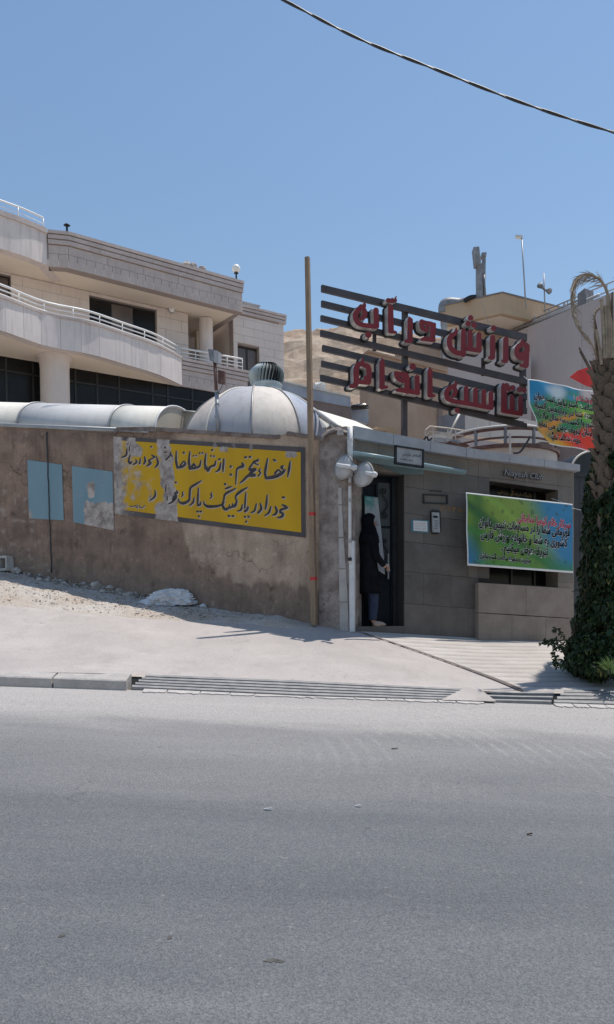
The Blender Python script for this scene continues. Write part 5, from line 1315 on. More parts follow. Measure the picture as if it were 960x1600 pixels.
an = thing('antenna_mast', 'thin tall mast with a small pale head above the tan roof', 'mast', q5(821, 478, 25))
MB().tube([q5(822, 482, 25), q5(819, 430, 25), q5(815.5, 371, 25)], .022, 6).build('mast', 'railgrey', an, True)
pzbox([(806, 366.5), (817, 367.5), (817, 371), (806, 369.5)], 24.95, .14, 'head', 'paper', an)
sp = thing('horn_speakers', 'pair of grey horn loudspeakers on a thin mast above the tan roof', 'loudspeaker', q5(852, 484, 25))
MB().tube([q5(852, 488, 25), q5(850, 427, 25)], .02, 6).build('mast', 'railgrey', sp, True)
for (x0, y0, x1, y1) in ((851, 452, 843.5, 445.5), (851, 453, 859, 455)):
    a, b = q5(x0, y0, 24.9), q5(x1, y1, 24.7); MB().tube([a, a.lerp(b, .4), b], .05, 14, True, rs=[.03, .04, .09]).build('horn', 'duct', sp, True)
MB().tube([q5(751, 460, 25.0), q5(764, 507, 24.6)], .007, 5).build('roof_stay', 'duct', tb)

# large pinkish side wall at the right
pk0 = pY(800, 521, 26); pk1 = pY(990, 441, 26 * .80)
zk = pk0.z; ek = lambda x, y: pz(x, y, zk)
k0, k1 = ek(770, 536), ek(1010, 437); k0.z = k1.z = 0
pk = thing('pink_building', 'large plain pinkish rendered building with pipes along its roof edge at the right', 'building', k0)
dk = (k1 - k0).normalized(); nk = V((dk.y, -dk.x, 0))
def kp(x, y, off=0):
    a, e = ray(x, y); o = k0 + nk * off; Y = (o.x * nk.x + o.y * nk.y) / (a * nk.x + nk.y); return V((a * Y, Y, EZ + e * Y))
def kslab(pts, off, th, name, mat, parent, **k):
    f = [kp(x, y, off) for x, y in pts]; return MB().prism(f, [p - nk * th for p in f]).build(name, mat, parent, **k)
K1 = [(770, 536), (1010, 437)]
L_ = (k1 - k0).length
kj = k0 + dk * L_ * 0
for a, b in ((0, .255), (.257, .62), (.622, 1)):
    p, q = k0 + dk * L_ * a, k0 + dk * L_ * b; f = [V((p.x, p.y, 2)), V((q.x, q.y, 2)), V((q.x, q.y, zk)), V((p.x, p.y, zk))]
    MB().prism(f, [v - nk * .3 for v in f]).build('wall_panel', 'pinkwall', pk)
f = [V((*(k0 + dk * L_ * a - nk * .0).to_2d(), z)) for a, z in ((0, zk), (1, zk), (1, zk + .04), (0, zk + .04))]
MB().prism(f, [v - nk * 5 for v in f]).build('roof_slab', 'pinkwall', pk)
for (a, b, dz, r, mt) in (((.0), (.72), .16, .05, 'railgrey'), (.25, .66, .10, .06, 'ribsteel'), (.22, .64, .26, .035, 'ribsteel')):
    p, q = k0 + dk * L_ * a, k0 + dk * L_ * b
    MB().tube([V((p.x, p.y, zk + dz)) - nk * .1, V((q.x, q.y, zk + dz)) - nk * .1], r, 8).build('roof_pipe', mt, pk, True)
for a in (.3, .4, .5, .6, .645):
    p = k0 + dk * L_ * a; MB().tube([V((p.x, p.y, zk)) - nk * .1, V((p.x, p.y, zk + .34)) - nk * .1], .035, 6).build('pipe_support', 'ribsteel', pk)
p, q = k0 + dk * L_ * .60, k0 + dk * L_ * .645
MB().prism([V((p.x, p.y, zk + .05)), V((q.x, q.y, zk + .05)), V((q.x, q.y, zk + .48)), V((p.x, p.y, zk + .40))], [v - nk * .4 for v in (V((p.x, p.y, zk + .05)), V((q.x, q.y, zk + .05)), V((q.x, q.y, zk + .48)), V((p.x, p.y, zk + .40)))]).build('pump_box', 'greybox', pk)
for dz in (.62, .40):
    p, q = k0 + dk * L_ * .12, k0 + dk * L_ * 1.0
    MB().tube([V((p.x, p.y, zk + dz)) - nk * .6, V((q.x, q.y, zk + dz)) - nk * .6], .022, 6).build('roof_rail', 'railgrey', pk, True)
for a in (.2, .45, .7, .9):
    p = k0 + dk * L_ * a; MB().tube([V((p.x, p.y, zk)) - nk * .6, V((p.x, p.y, zk + .62)) - nk * .6], .02, 6).build('rail_post', 'railgrey', pk)

# curved roof terrace right behind the coping
PC = Plane(pY(790, 690, 16).to_2d(), 68)
ct = thing('roof_terrace', 'curved cream roof terrace with dark railing hoops behind the club coping', 'terrace', PC.at(790, 720))
cc = PC.at(782, 700, -1.0); cr = 1.12
zt1 = PC.at(790, 696).z; 
def arc(z, r, a0=200, a1=350, n=26):
    return [V((cc.x + r * math.cos(R(a0 + (a1 - a0) * i / n)), cc.y + r * math.sin(R(a0 + (a1 - a0) * i / n)), z)) for i in range(n + 1)]
aw = arc(0, 1); 
bd = arc(0, cr + .0, 190, 352, 30); band([V((p.x, p.y, 0)) for p in bd], 3.0, zt1 - .02, 0, .2, 'curved_wall', 'palewall', ct, False)
band([V((p.x, p.y, 0)) for p in arc(0, cr + .02, 190, 352, 30)], zt1 - .03, zt1 + .04, .03, .2, 'wall_cap', 'brown', ct)
for dz, r, mt in ((.34, .030, 'brown'), (.17, .022, 'brown'), (.39, .026, 'white')):
    MB().tube([V((p.x, p.y, zt1 + dz)) for p in arc(0, cr - .02, 192, 350, 36)], r, 6).build('rail', mt, ct, True)
for a in (232, 262, 292, 322): 
    p = arc(0, cr - .02, a, a + 1, 1)[0]; MB().tube([V((p.x, p.y, zt1)), V((p.x, p.y, zt1 + .36))], .035, 8).build('rail_post', 'duct', ct)
MB().tube([PC.at(797, 677, .3), PC.at(797.5, 716, .3)], .022, 6).build('thin_post', 'white', ct)
MB().tube(bez([PC.at(803, 708, .3), PC.at(813, 706, .3), PC.at(822, 694, .3), PC.at(829, 682, .3)]), .02, 6).build('loose_hose', 'black', ct)
band([V((p.x, p.y, 0)) for p in arc(0, cr + .05, 200, 352, 8)][:2], 3, 3.1, 0, .1, 'base', 'brownwall', ct)
PD = Plane(pY(760, 660, 18.5).to_2d(), 68)
wpn = thing('white_parapet', 'pale plain parapet panel behind the railing hoops under the red sign', 'wall', PD.at(780, 670))
MB().slab(PD, [(727, 640), (765.5, 646), (765.5, 685), (727, 680)], 0, .2).build('panel', 'palewall', wpn)
MB().slab(PD, [(766.3, 646), (860, 662), (860, 700), (766.3, 685)], 0, .2).build('panel', 'palewall', wpn)
gb = thing('grey_cabinet', 'dark grey flat cabinet standing behind the white cooler on the club roof', 'cabinet', PD.at(711, 668))
MB().slab(PD, [(695.5, 648), (727, 644), (727, 682), (695.5, 679)], .2, .3).build('body', 'greybox', gb)
ac = thing('air_cooler', 'small white roof cooler in a light wire cage behind the coping', 'air cooler', PC.at(690, 700, 1.2))
MB().slab(PC, [(681, 677), (697, 677), (708, 681), (707, 688), (692, 687), (681, 689)], 1.2, .4).build('housing', 'white', ac)
MB().slab(PC, [(676, 684), (686, 683), (708, 686), (708, 692), (676, 690)], 1.25, .5).build('base_tray', 'greysheet', ac)
for a in ([(665, 672), (672, 666), (700, 669), (726, 673)], [(665, 680), (672, 674), (700, 677), (724, 681)], [(665, 671), (665, 692)], [(677, 666), (677, 690)], [(700, 668), (700, 690)], [(712, 670), (712, 692)]):
    MB().tube([PC.at(x, y, 1.3) for x, y in a], .013, 5).build('cage_wire', 'pinksheet', ac)
MB().tube([PC.at(701, 681, 1.15), PC.at(713, 657, 1.0), PC.at(721, 641, .9)], .022, 6).build('white_arm', 'white', ac, True)
cl = thing('roof_clutter', 'twisted dark cable and rusty sheet scraps on the coping beside the cooler', 'scrap', PC.at(715, 694, 1.2))
MB().tube(bez([PC.at(x, y, 1.35) for x, y in ((662, 688), (667, 682), (670, 688), (675, 684), (668, 691))]), .016, 6).build('cable_loop', 'black', cl, True)
MB().slab(PC, [(703, 689), (727, 692), (735, 697), (716, 695), (704, 694)], 1.3, .3).build('rusty_sheet', 'brown', cl)
MB().slab(PC, [(709, 686), (721, 689), (719, 692), (709, 690)], 1.45, .06).build('tin_scrap', 'duct', cl)
tr = thing('brick_ledge', 'brown tile ledge piece on the roof left of the sign post', 'ledge', PE.at(608, 675, -.9))
MB().slab(PE, [(588, 667), (612, 668), (620, 673), (619, 680), (606, 680), (604, 674), (592, 672)], -.9, .3).build('slab', 'fascia', tr)
bk = thing('brown_backing', 'brown rendered wall behind the rainbow banner above the coping', 'wall', PC.at(880, 715))
MB().slab(PC, [(845, 690), (960, 700), (960, 760), (845, 748)], -.4, .2).build('panel', 'brownwall', bk)
#@@PART4
#================================================================ BIG RED SIGN
sg = thing('roof_sign', 'big roof sign of red three dimensional Persian letters on seven brown horizontal bars', 'sign', PS.at(636, 690))
BARS = [((503.5, 444.5), (824, 522), 10.5), ((503.5, 469), (824, 547), 9.5), ((502.5, 492), (690, 537.5), 9.0), ((502, 515), (872, 603), 9.5), ((505, 538.5), (824, 615), 9.5), ((503.5, 563), (824, 637.5), 9.0), ((502, 585), (824, 660), 9.5)]
for (a, b, h) in BARS:
    MB().slab(PS, [(a[0], a[1]), (b[0], b[1]), (b[0], b[1] + h), (a[0], a[1] + h)], 0, .05).build('bar', 'signbar', sg)
for x, y0, y1 in ((634.5, 480, 600), (633.5, 600, 688), (819, 522, 640)):
    MB().slab(PS, [(x - 3.6, y0), (x + 3.6, y0 + 1.5), (x + 3.6, y1), (x - 3.6, y1)], -.055, .07).build('post', 'signbar', sg)
for x, y in ((586, 536), (756, 575)):
    MB().slab(PS, [(x - 2.5, y - 16), (x + 2.5, y - 15), (x + 2.5, y + 12), (x - 2.5, y + 12)], -.06, .03).build('strut', 'signbar', sg)
LA = {  # letters in crop A (origin 540,455 scale 6.4), strokes x,y,width
 'beh': ((540, 455, 6.4), [[(190, 118, 10), (185, 150, 40), (135, 180, 46), (102, 235, 50), (112, 295, 48), (150, 330, 42), (240, 348, 42), (312, 352, 46)], [(175, 165, 44), (195, 215, 46), (180, 262, 44), (152, 280, 24)], [(306, 190, 50), (312, 350, 50)], [(300, 172, 14), (308, 200, 50)]]),
 'beh_dot': ((540, 455, 6.4), [[(230, 435, 60)]]),
 'alef_madda': ((540, 455, 6.4), [[(452, 160, 50), (456, 395, 54)], [(450, 140, 20), (455, 170, 50)], [(470, 405, 34), (505, 412, 22)]]),
 'madda': ((540, 455, 6.4), [[(428, 92, 44), (470, 98, 40), (498, 92, 34)], [(498, 80, 18), (508, 52, 6)]]),
 'reh': ((540, 455, 6.4), [[(648, 290, 50), (646, 490, 52)], [(640, 262, 16), (648, 300, 50)], [(640, 500, 40), (605, 498, 30)]]),
 'dal': ((540, 455, 6.4), [[(762, 300, 36), (800, 318, 44), (862, 330, 44), (874, 360, 50), (872, 480, 52)], [(880, 488, 44), (790, 478, 40), (752, 488, 10)], [(760, 320, 40), (768, 365, 40), (800, 395, 26)], [(820, 360, 26), (815, 390, 30), (795, 385, 20)], [(890, 330, 30), (885, 380, 40)]]),
 'sheen_bowl': ((690, 485, 6.4), [[(148, 178, 10), (140, 225, 36), (95, 260, 46), (80, 320, 48), (98, 380, 48), (150, 420, 48), (215, 432, 46)], [(222, 205, 44), (218, 440, 50)]]),
 'sheen_teeth': ((690, 485, 6.4), [[(285, 222, 44), (285, 380, 50)], [(283, 205, 14), (285, 240, 44)], [(375, 240, 46), (374, 395, 50)], [(374, 218, 14), (374, 260, 46)], [(262, 382, 44), (380, 402, 44)]]),
 'sheen_dot': ((690, 485, 6.4), [[(292, 75, 52)]]), 'sheen_dot.001': ((690, 485, 6.4), [[(268, 132, 52)]]), 'sheen_dot.002': ((690, 485, 6.4), [[(326, 146, 52)]]),
 'zeh': ((690, 485, 6.4), [[(512, 275, 48), (512, 465, 52)], [(508, 250, 14), (512, 290, 48)], [(505, 475, 40), (482, 472, 30)]]),
 'zeh_dot': ((690, 485, 6.4), [[(522, 178, 54)]]),
 'reh.001': ((690, 485, 6.4), [[(645, 290, 50), (643, 500, 52)], [(642, 266, 14), (645, 300, 50)], [(638, 510, 38), (612, 505, 26)]]),
 'waw': ((690, 485, 6.4), [[(808, 292, 12), (805, 335, 46), (762, 370, 46), (755, 420, 48), (775, 465, 48), (830, 480, 46)], [(810, 335, 42), (850, 352, 46), (852, 420, 50), (846, 545, 54)], [(846, 555, 46), (795, 548, 30)], [(825, 430, 40), (790, 440, 36)], [(868, 350, 24), (868, 400, 30)]]),
 'meem': ((535, 550, 6.4), [[(202, 60, 8), (200, 105, 34), (150, 140, 50), (140, 210, 52), (142, 300, 54), (122, 335, 46), (88, 342, 34)], [(205, 125, 44), (255, 145, 48), (268, 200, 50), (262, 300, 52)], [(262, 305, 46), (180, 300, 40)], [(232, 255, 30), (232, 290, 34)]]),
 'alef': ((535, 550, 6.4), [[(398, 110, 50), (398, 350, 50)], [(398, 62, 12), (400, 120, 50)], [(405, 352, 36), (445, 350, 26)]]),
 'dal_noon': ((535, 550, 6.4), [[(535, 208, 34), (580, 222, 44), (632, 228, 46), (648, 270, 50), (648, 390, 54)], [(540, 225, 40), (558, 265, 40), (600, 292, 30)], [(608, 262, 22), (605, 300, 24)], [(545, 384, 22), (600, 380, 44), (755, 408, 46)], [(748, 255, 46), (752, 405, 50)], [(745, 236, 14), (748, 270, 46)]]),
 'noon_dot': ((535, 550, 6.4), [[(705, 146, 62)]]),
 'alef.001': ((535, 550, 6.4), [[(878, 190, 46), (878, 430, 50)], [(874, 155, 12), (878, 200, 46)], [(885, 438, 36), (918, 436, 26)]]),
 'seen_beh': ((680, 580, 6.4), [[(205, 98, 8), (202, 140, 34), (150, 165, 42), (118, 200, 44), (120, 255, 46), (160, 292, 42), (300, 318, 42), (560, 365, 44)], [(185, 150, 40), (205, 200, 40), (190, 240, 36), (170, 252, 20)], [(312, 175, 44), (312, 320, 48)], [(310, 150, 12), (312, 190, 44)], [(405, 188, 42), (405, 335, 46)], [(404, 165, 12), (405, 200, 42)], [(487, 205, 42), (487, 350, 46)], [(486, 182, 12), (487, 215, 42)], [(560, 225, 44), (560, 362, 48)], [(558, 200, 12), (560, 240, 44)]]),
 'beh_dot.001': ((680, 580, 6.4), [[(222, 390, 48)]]),
 'teh_alef': ((680, 580, 6.4), [[(690, 150, 52), (688, 390, 54)], [(680, 125, 14), (690, 160, 50)], [(680, 396, 40), (860, 425, 42)], [(770, 258, 44), (770, 405, 48)], [(768, 235, 12), (770, 270, 44)], [(856, 270, 44), (855, 420, 46)], [(854, 250, 12), (856, 280, 44)], [(720, 130, 24), (735, 165, 40), (738, 190, 30)]]),
 'noon_dot.001': ((680, 580, 6.4), [[(778, 165, 50)]]), 'teh_dot': ((680, 580, 6.4), [[(847, 182, 54)]]), 'teh_dot.001': ((680, 580, 6.4), [[(892, 190, 48)]]),
}
SF = .165                                   # the faces stand this far in front of the bars
for nm, ((ox, oy, s_), st) in LA.items():
    st = T(st, ox, oy, s_); xs = [p[0] for q in st for p in q]; ys = [p[1] for q in st for p in q]
    X, Y, D = field(st, min(xs) - 8, min(ys) - 8, max(xs) + 8, max(ys) + 8, .55)
    fm_ = lambda x, y, o: PS.p(*(lambda p: ((p.x - PS.o[0]) * PS.d[0] + (p.y - PS.o[1]) * PS.d[1], p.z))(PS.at(x, y, SF)), o)
    l_ = extruded('letter', X, Y, D, .35, fm_, SF, .045, 'red', sg, 'silver')
    extruded('backing_plate', X, Y, D, 2.1, fm_, .044, .004, 'backing', l_)

#================================================================ BANNERS
def hexc(r, g, b): return tuple(min(.82, (c / 255) ** 2.2 * 1.42) for c in (r, g, b))   # printed colours as sampled in open shade, back to surface albedo
def lerpc(a, b, t): return tuple(x + (y - x) * t for x, y in zip(a, b))
def banner_surf(pl, C, off, amp, seed):
    def f(u, v, l=0.):
        x, y = bil(C, u, v)
        d = amp * (math.sin(u * 9 + v * 3 + seed) * .5 + math.sin(u * 3 - v * 6 + seed) * .5 + .4 * math.sin(u * 17 + v * 9)) * (.3 + .7 * math.sin(math.pi * clamp(v)))
        p = pl.at(x, y, off); return p + pl.N * (d + l)
    return f
GC = [(728, 769.5), (895, 787.5), (895.5, 895.5), (730.5, 883.5)]
gsf = banner_surf(PE, GC, .20, .014, 1)
def gcol(u, v):
    if u < .012 or v < .022 or v > .972: return hexc(205, 210, 205)
    c = hexc(88, 120, 42)
    n = mno.noise(V((u * 4, v * 3, 1))); s = u * 1.0 - v * .6
    c = lerpc(c, hexc(45, 92, 40), smooth(.1, .0, abs(u - .13 + .05 * v)) * .9)
    c = lerpc(c, hexc(120, 140, 58), .75 * smooth(.40, .1, abs(u - .40 + n * .1)) * smooth(.75, .1, v))
    c = lerpc(c, hexc(118, 150, 60), .9 * smooth(.10, .0, abs(v - (.10 + 1.05 * (u - .25)) - .1 * n)))
    c = lerpc(c, hexc(30, 82, 38), .85 * smooth(.13, .02, abs(v - (.32 + .95 * (u - .18)))))
    c = lerpc(c, hexc(52, 112, 48), .7 * smooth(.09, .01, abs(v - (.62 + .5 * (u - .3)))))
    c = lerpc(c, hexc(38, 110, 150), smooth(.58, .90, u + .22 * (.5 - v) + .1 * n))
    c = lerpc(c, hexc(32, 98, 140), smooth(.24, .02, u + .4 * (.9 - v) + .06 * n) * smooth(.35, .7, v))
    c = lerpc(c, hexc(45, 110, 60), smooth(.75, 1, v) * smooth(.55, .9, u) * .9)
    c = lerpc(c, hexc(60, 120, 55), .8 * smooth(.8, 1, v) * smooth(.35, .2, abs(u - .35)))
    c = lerpc(c, hexc(40, 60, 40), .5 * smooth(.25, .5, mno.noise(V((u * 22, v * 14, 3)))) * (smooth(.2, .1, abs(v - .13)) + smooth(.1, .05, abs(v - .9))))
    return c
gbn = thing('green_banner', 'green and blue printed vinyl banner tied across the club window', 'banner', PE.at(812, 890))
cl_ = grid('vinyl', 150, 90, lambda u, v: gsf(u, v), 'banner', gbn, True, col=gcol); md = cl_.modifiers.new('thickness', 'SOLIDIFY'); md.thickness = .004; md.offset = 0
def bline(txt, u0, v0, u1, v1, hu, ink, sf, par, halo='inkwhite', bold=.028):
    text_on('lettering_halo', shape(txt), sf, u0, v0, u1, v1, halo, par, .006, bold + .038, hu)
    text_on('lettering', shape(txt), sf, u0, v0, u1, v1, ink, par, .011, bold, hu)
for txt, u0, v0, u1, v1, h_, ink in (('سرکار خانم کیمیا مناجاتی', .48, .32, .975, .355, .19, 'inkred'), ('قهرمانی شما را در مسابقات تنیس بانوان', .12, .435, .965, .475, .20, 'inkblack'),
        ('کشوری به شما و خانواده ورزش فارس', .13, .60, .945, .625, .20, 'inkblack'), ('تبریک عرض میکنیم .', .32, .755, .76, .775, .20, 'inkblack'), ('مدیریت مجموعه سلامت گستر نیایش', .115, .875, .60, .90, .125, 'inkblack')):
    bline(txt, u0, v0, u1, v1, h_ * .80, ink, gsf, gbn)
MB().tube([gsf(.99, .06, .01), PE.at(908, 797, .1), PE.at(925, 800, -.1)], .004, 4).build('tie_cord', 'rail', gbn); MB().tube([gsf(.99, .02, .01), PE.at(862, 779, .05)], .004, 4).build('tie_cord', 'rail', gbn)
PR = Plane(PE.at(870, 730, -.05).to_2d(), 68)
RC = [(824.5, 592.5), (935, 612), (938, 709), (824.5, 679)]
def RCb(u, v):
    x, y = bil(RC, u, v); k = smooth(.40, .85, v) * smooth(.16, .0, u)
    return x + 14 * k * (1 - u) + 22 * smooth(.82, 1, v) * (1 - u), y + 12 * smooth(.8, 1, v) * (1 - u)
def rsf(u, v, l=0.):
    x, y = RCb(u, v); d = .03 * math.sin(u * 6 + v * 4) + .015 * math.sin(u * 15 - v * 7); return PR.at(x, y, .12) + PR.N * (d + l)
def rcol(u, v):
    if u < .02 or v < .015 or v > .985: return hexc(195, 195, 195)
    n = mno.noise(V((u * 4, v * 4, 8)))
    c = hexc(48, 118, 66)
    c = lerpc(c, hexc(35, 115, 155), smooth(.45, .12, v + .15 * n + .25 * u))
    c = lerpc(c, hexc(40, 120, 160), smooth(.30, .15, u) * smooth(.5, .3, v))
    c = lerpc(c, hexc(175, 190, 210), .95 * smooth(.22, .03, math.hypot(u - .42, (v - .14) * 1.2) + .06 * n))
    c = lerpc(c, hexc(55, 130, 165), .8 * smooth(.12, .02, math.hypot(u - .62, (v - .18) * 1.5)))
    c = lerpc(c, hexc(112, 160, 50), smooth(.55, .85, u + .1 * n) * smooth(.22, .36, v) * smooth(.62, .48, v))
    c = lerpc(c, hexc(190, 175, 170), smooth(.7, .85, u) * smooth(.2, .1, v))
    c = lerpc(c, hexc(205, 130, 45), smooth(.12, .0, abs((u * .8 + v) - .98 - .1 * n)) * smooth(.5, .62, v + .2 * u))
    c = lerpc(c, hexc(205, 50, 32), smooth(1.10, 1.26, u * .7 + v + .1 * n))
    c = lerpc(c, hexc(205, 150, 50), smooth(.86, .95, v) * smooth(.6, .3, u))
    return c
rbn = thing('rainbow_banner', 'multicoloured printed banner with curled lower left corner hung above the coping', 'banner', PE.at(880, 700))
cl_ = grid('vinyl', 110, 90, lambda u, v: rsf(u, v), 'banner', rbn, True, col=rcol); md = cl_.modifiers.new('thickness', 'SOLIDIFY'); md.thickness = .004; md.offset = 0
for txt, u0, v0, u1, v1, h_, ink in (('خوشکلام :', .66, .185, .95, .205, .15, 'inkred'), ('در سلامت گستر نیایش کسب عنوان', .08, .325, .985, .335, .18, 'inkblack'), ('در رشته شنا در چهاردهمین المپیاد', .08, .475, .985, .485, .18, 'inkblack'),
        ('در کشور با کسب سه مدال طلا را به', .09, .625, .985, .62, .18, 'inkblack'), ('محترمتان تبریک عرض می نماید', .16, .775, .985, .765, .18, 'inkblack'), ('مدیریت سلامت گستر', .26, .92, .70, .905, .14, 'inkblack')):
    bline(txt, u0, v0, u1, v1, h_ * .82, ink, rsf, rbn, bold=.026)
for (x0, y0, x1, y1) in ((824.5, 593, 819, 588), (828, 662, 819, 660)):
    MB().tube([PR.at(x0, y0, .12), PS.at(x1, y1, .02)], .005, 4).build('tie_cord', 'rail', rbn)
fl = thing('red_flag', 'pointed bright red flag with pale writing behind the palm trunk', 'flag', PR.at(915, 590))
fo = [(890.5, 589), (903, 579), (918, 574), (936, 572), (960, 571), (960, 612), (931, 607), (915, 602)]
MB().slab(PR, fo, -.3, .012).build('cloth', 'flagred', fl)
text_on('lettering', shape('نیایش'), lambda u, v, l: PR.at(923 + 9 * u + 4 * v, 604 - 20 * u + 5 * v, -.29 + l), 0, .9, 1, .9, 'inkwhite', fl, .004, .01, 1.3)

#================================================================ GATE, DARK ARCH AND WALL AT THE RIGHT
PG = Plane(PE.at(897, 990, -.25).to_2d(), 68)
gt_ = thing('metal_gate', 'dark steel gate between the club wall and the ivy', 'gate', PG.at(915, 995))
for i, x in enumerate((897, 906, 915, 924, 933)):
    MB().slab(PG, [(x, 744), (x + 8.6, 744), (x + 8.6, 1002), (x, 1002)], 0, .03).build('gate_panel', 'gate', gt_)
MB().slab(PG, [(897, 738), (960, 738), (960, 745), (897, 745)], .02, .06).build('top_rail', 'black', gt_)
MB().slab(PG, [(941, 744), (1060, 744), (1060, 1010), (941, 1010)], 0, .03).build('side_panel', 'gate', gt_)
ar = thing('arched_hood', 'black arched hood with a thin white edge above the gate', 'hood', PG.at(925, 735))
a_ = [PG.at(925 + 33 * math.cos(R(180 - i * 6)), 738 - 33 * math.sin(R(180 - i * 6)), -.2) for i in range(31)]
MB().prism(a_, [p - PG.N * .5 for p in a_]).build('hood', 'black', ar)
MB().tube(a_[3:28], .018, 6).build('edge', 'white', ar, True)

#================================================================ IVY
def ivy():
    t = thing('ivy_hedge', 'tall dark ivy mass climbing the palm and spreading onto the driveway', 'ivy', V((3.55, 10.5, .9)))
    rr = random.Random(4); mb = MB(); m2 = MB(); m3 = MB(); m4 = MB()
    base = surf(935, .12)
    prof = [(700, 938), (730, 929), (760, 921), (800, 917), (850, 914), (900, 913), (950, 908), (980, 901), (1000, 893), (1030, 888), (1045, 894), (1056, 915)]
    def left(y):
        for (a, b), (c, d) in zip(prof[:-1], prof[1:]):
            if a <= y <= c: return b + (d - b) * (y - a) / (c - a)
        return prof[-1][1]
    def leaf(p, s, mb):
        d = V((rr.uniform(-1, 1), rr.uniform(-1, .3), rr.uniform(-.5, .5))).normalized(); u = d.cross(V((0, 0, 1))).normalized(); w_ = (d.cross(u) + V((0, 0, rr.uniform(-.5, .5)))).normalized()
        q = [p, p + u * s * .42 + w_ * s * .35 + d * s * .08, p + u * s * .20 + w_ * s * .85, p + w_ * s * 1.15 - d * s * .1, p - u * s * .22 + w_ * s * .82, p - u * s * .42 + w_ * s * .3 + d * s * .06]
        mb.add(q, [(0, 1, 2, 3), (0, 3, 4, 5)])
    for k in range(17500):
        y = rr.uniform(700, 1058); l = left(y) + 5 * mno.noise(V((y * .05, 2, 0))) + 3 * mno.noise(V((y * .2, 7, 0)))
        x = l + abs(rr.gauss(0, 1)) * 26 if rr.random() < .6 else rr.uniform(l, 1040)
        if y < 735: x = max(x, l)
        if rr.random() < .035: x = l - rr.uniform(0, 7)
        w_ = smooth(0, 55, x - l)
        Yf = 10.9 - .98 * math.sqrt(w_) - .55 * smooth(930, 1055, y) - .25 * mno.noise(V((x * .03, y * .03, 4)))
        Yd = Yf + rr.random() ** 1.5 * .55
        p = pY(x, y, Yd); gz = surf(min(max(x, 860), 1100), .15).z - .12
        if p.z < gz: p.z = gz + rr.random() * .1
        s = rr.uniform(.025, .06) if rr.random() < .7 else rr.uniform(.06, .105)
        if mno.noise(V((x * .07, y * .07, 2))) > .32 and rr.random() < .8: continue
        c_ = rr.random(); (leaf(p, s, mb) if c_ < .62 else leaf(p, s * 1.1, m2) if c_ < .94 else leaf(p, s * .9, m4))
    # dense dark inner mass of old leaves and stems
    for k in range(60):
        y0 = rr.uniform(760, 1040); x0 = rr.uniform(left(y0) + 12, 980); q = [pY(x0 + rr.uniform(-6, 6) * i, y0 - 22 * i, 10.75 - .0 * i) for i in range(4)]
        m3.tube(q, rr.uniform(.008, .018), 5)
    for k in range(26):
        y0 = rr.uniform(760, 1000); x0 = left(y0) + rr.uniform(2, 10); q = bez([pY(x0, y0, 10.5), pY(x0 - rr.uniform(3, 9), y0 - rr.uniform(2, 14), 10.4), pY(x0 - rr.uniform(4, 14), y0 + rr.uniform(-18, 12), 10.35)], 5)
        m3.tube(q, .005, 4)
        for p in q[3:]:
            if rr.random() < .7: leaf(p, rr.uniform(.03, .06), m2)
    m3.build('stems', 'twig', t)
    o = mb.build('foliage', 'leaf', t); o2 = m2.build('foliage', 'leaf2', t); m4.build('sun_tinted_leaves', mk('sun tinted leaf', (.10, .13, .03), (.17, .16, .05), 5, .55), t)  # last batch: brighter leaves, sun highlights painted as leaf colour
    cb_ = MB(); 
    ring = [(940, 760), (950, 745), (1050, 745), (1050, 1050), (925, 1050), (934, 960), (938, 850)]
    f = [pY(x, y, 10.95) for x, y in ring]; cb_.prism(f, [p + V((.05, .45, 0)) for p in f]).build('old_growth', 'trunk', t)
    return t
ivy()
sp_ = thing('leafy_sprig', 'curly wiry sprig of leaves sticking out of the ivy over the driveway', 'sprig', pY(880, 1035, 9.9))
rr = random.Random(8); lm = MB()
for (x0, y0, cs) in ((884, 1034, ((872, 1030), (866, 1020), (868, 1010))), (884, 1028, ((876, 1012), (866, 1006), (858, 1004))), (886, 1020, ((874, 1002), (862, 1000), (852, 1002), (846, 1006))), (888, 1010, ((878, 992), (870, 982), (866, 984))), (886, 1036, ((878, 1040), (868, 1032), (869, 1040)))):
    pts = bez([pY(x0, y0, 9.9)] + [pY(x, y, 9.85 + rr.uniform(-.1, .1)) for x, y in cs], 6)
    MB().tube(pts, .0045, 4).build('stalk', 'twig', sp_)
    for p in pts[2:]:
        for _ in range(3):
            d = V((rr.uniform(-1, 1), rr.uniform(-.4, .4), rr.uniform(-1, .6))).normalized(); s = rr.uniform(.03, .06); u = d.cross(V((0, 1, 0))).normalized() * s * .22
            lm.add([p, p + d * s * .5 + u, p + d * s + V((0, 0, -s * .2)), p + d * s * .5 - u], [(0, 1, 2, 3)])
lm.build('leaves', 'leaf2', sp_)
sh = thing('spiky_shrub', 'low spiky bright green shrub at the right edge in front of the ivy', 'shrub', pY(955, 1052, 9.35)); lm = MB()
for k in range(90):
    p = pY(956 + rr.gauss(0, 3), 1050 + rr.uniform(-4, 3), 9.35 + rr.uniform(-.1, .1)); d = V((rr.uniform(-1, 1), rr.uniform(-.8, .3), rr.uniform(.2, 1.1))).normalized(); L = rr.uniform(.12, .26); u = d.cross(V((0, 1, 0))).normalized() * .009
    lm.add([p - u, p + d * L * .6 - u * .8 + V((0, 0, .0)), p + d * L - V((0, 0, L * .12)), p + d * L * .6 + u * .8, p + u], [(0, 1, 2, 3, 4)])
lm.build('blades', mk('bright leaf', (.10, .17, .04), (.17, .25, .07), 5, .5), sh)

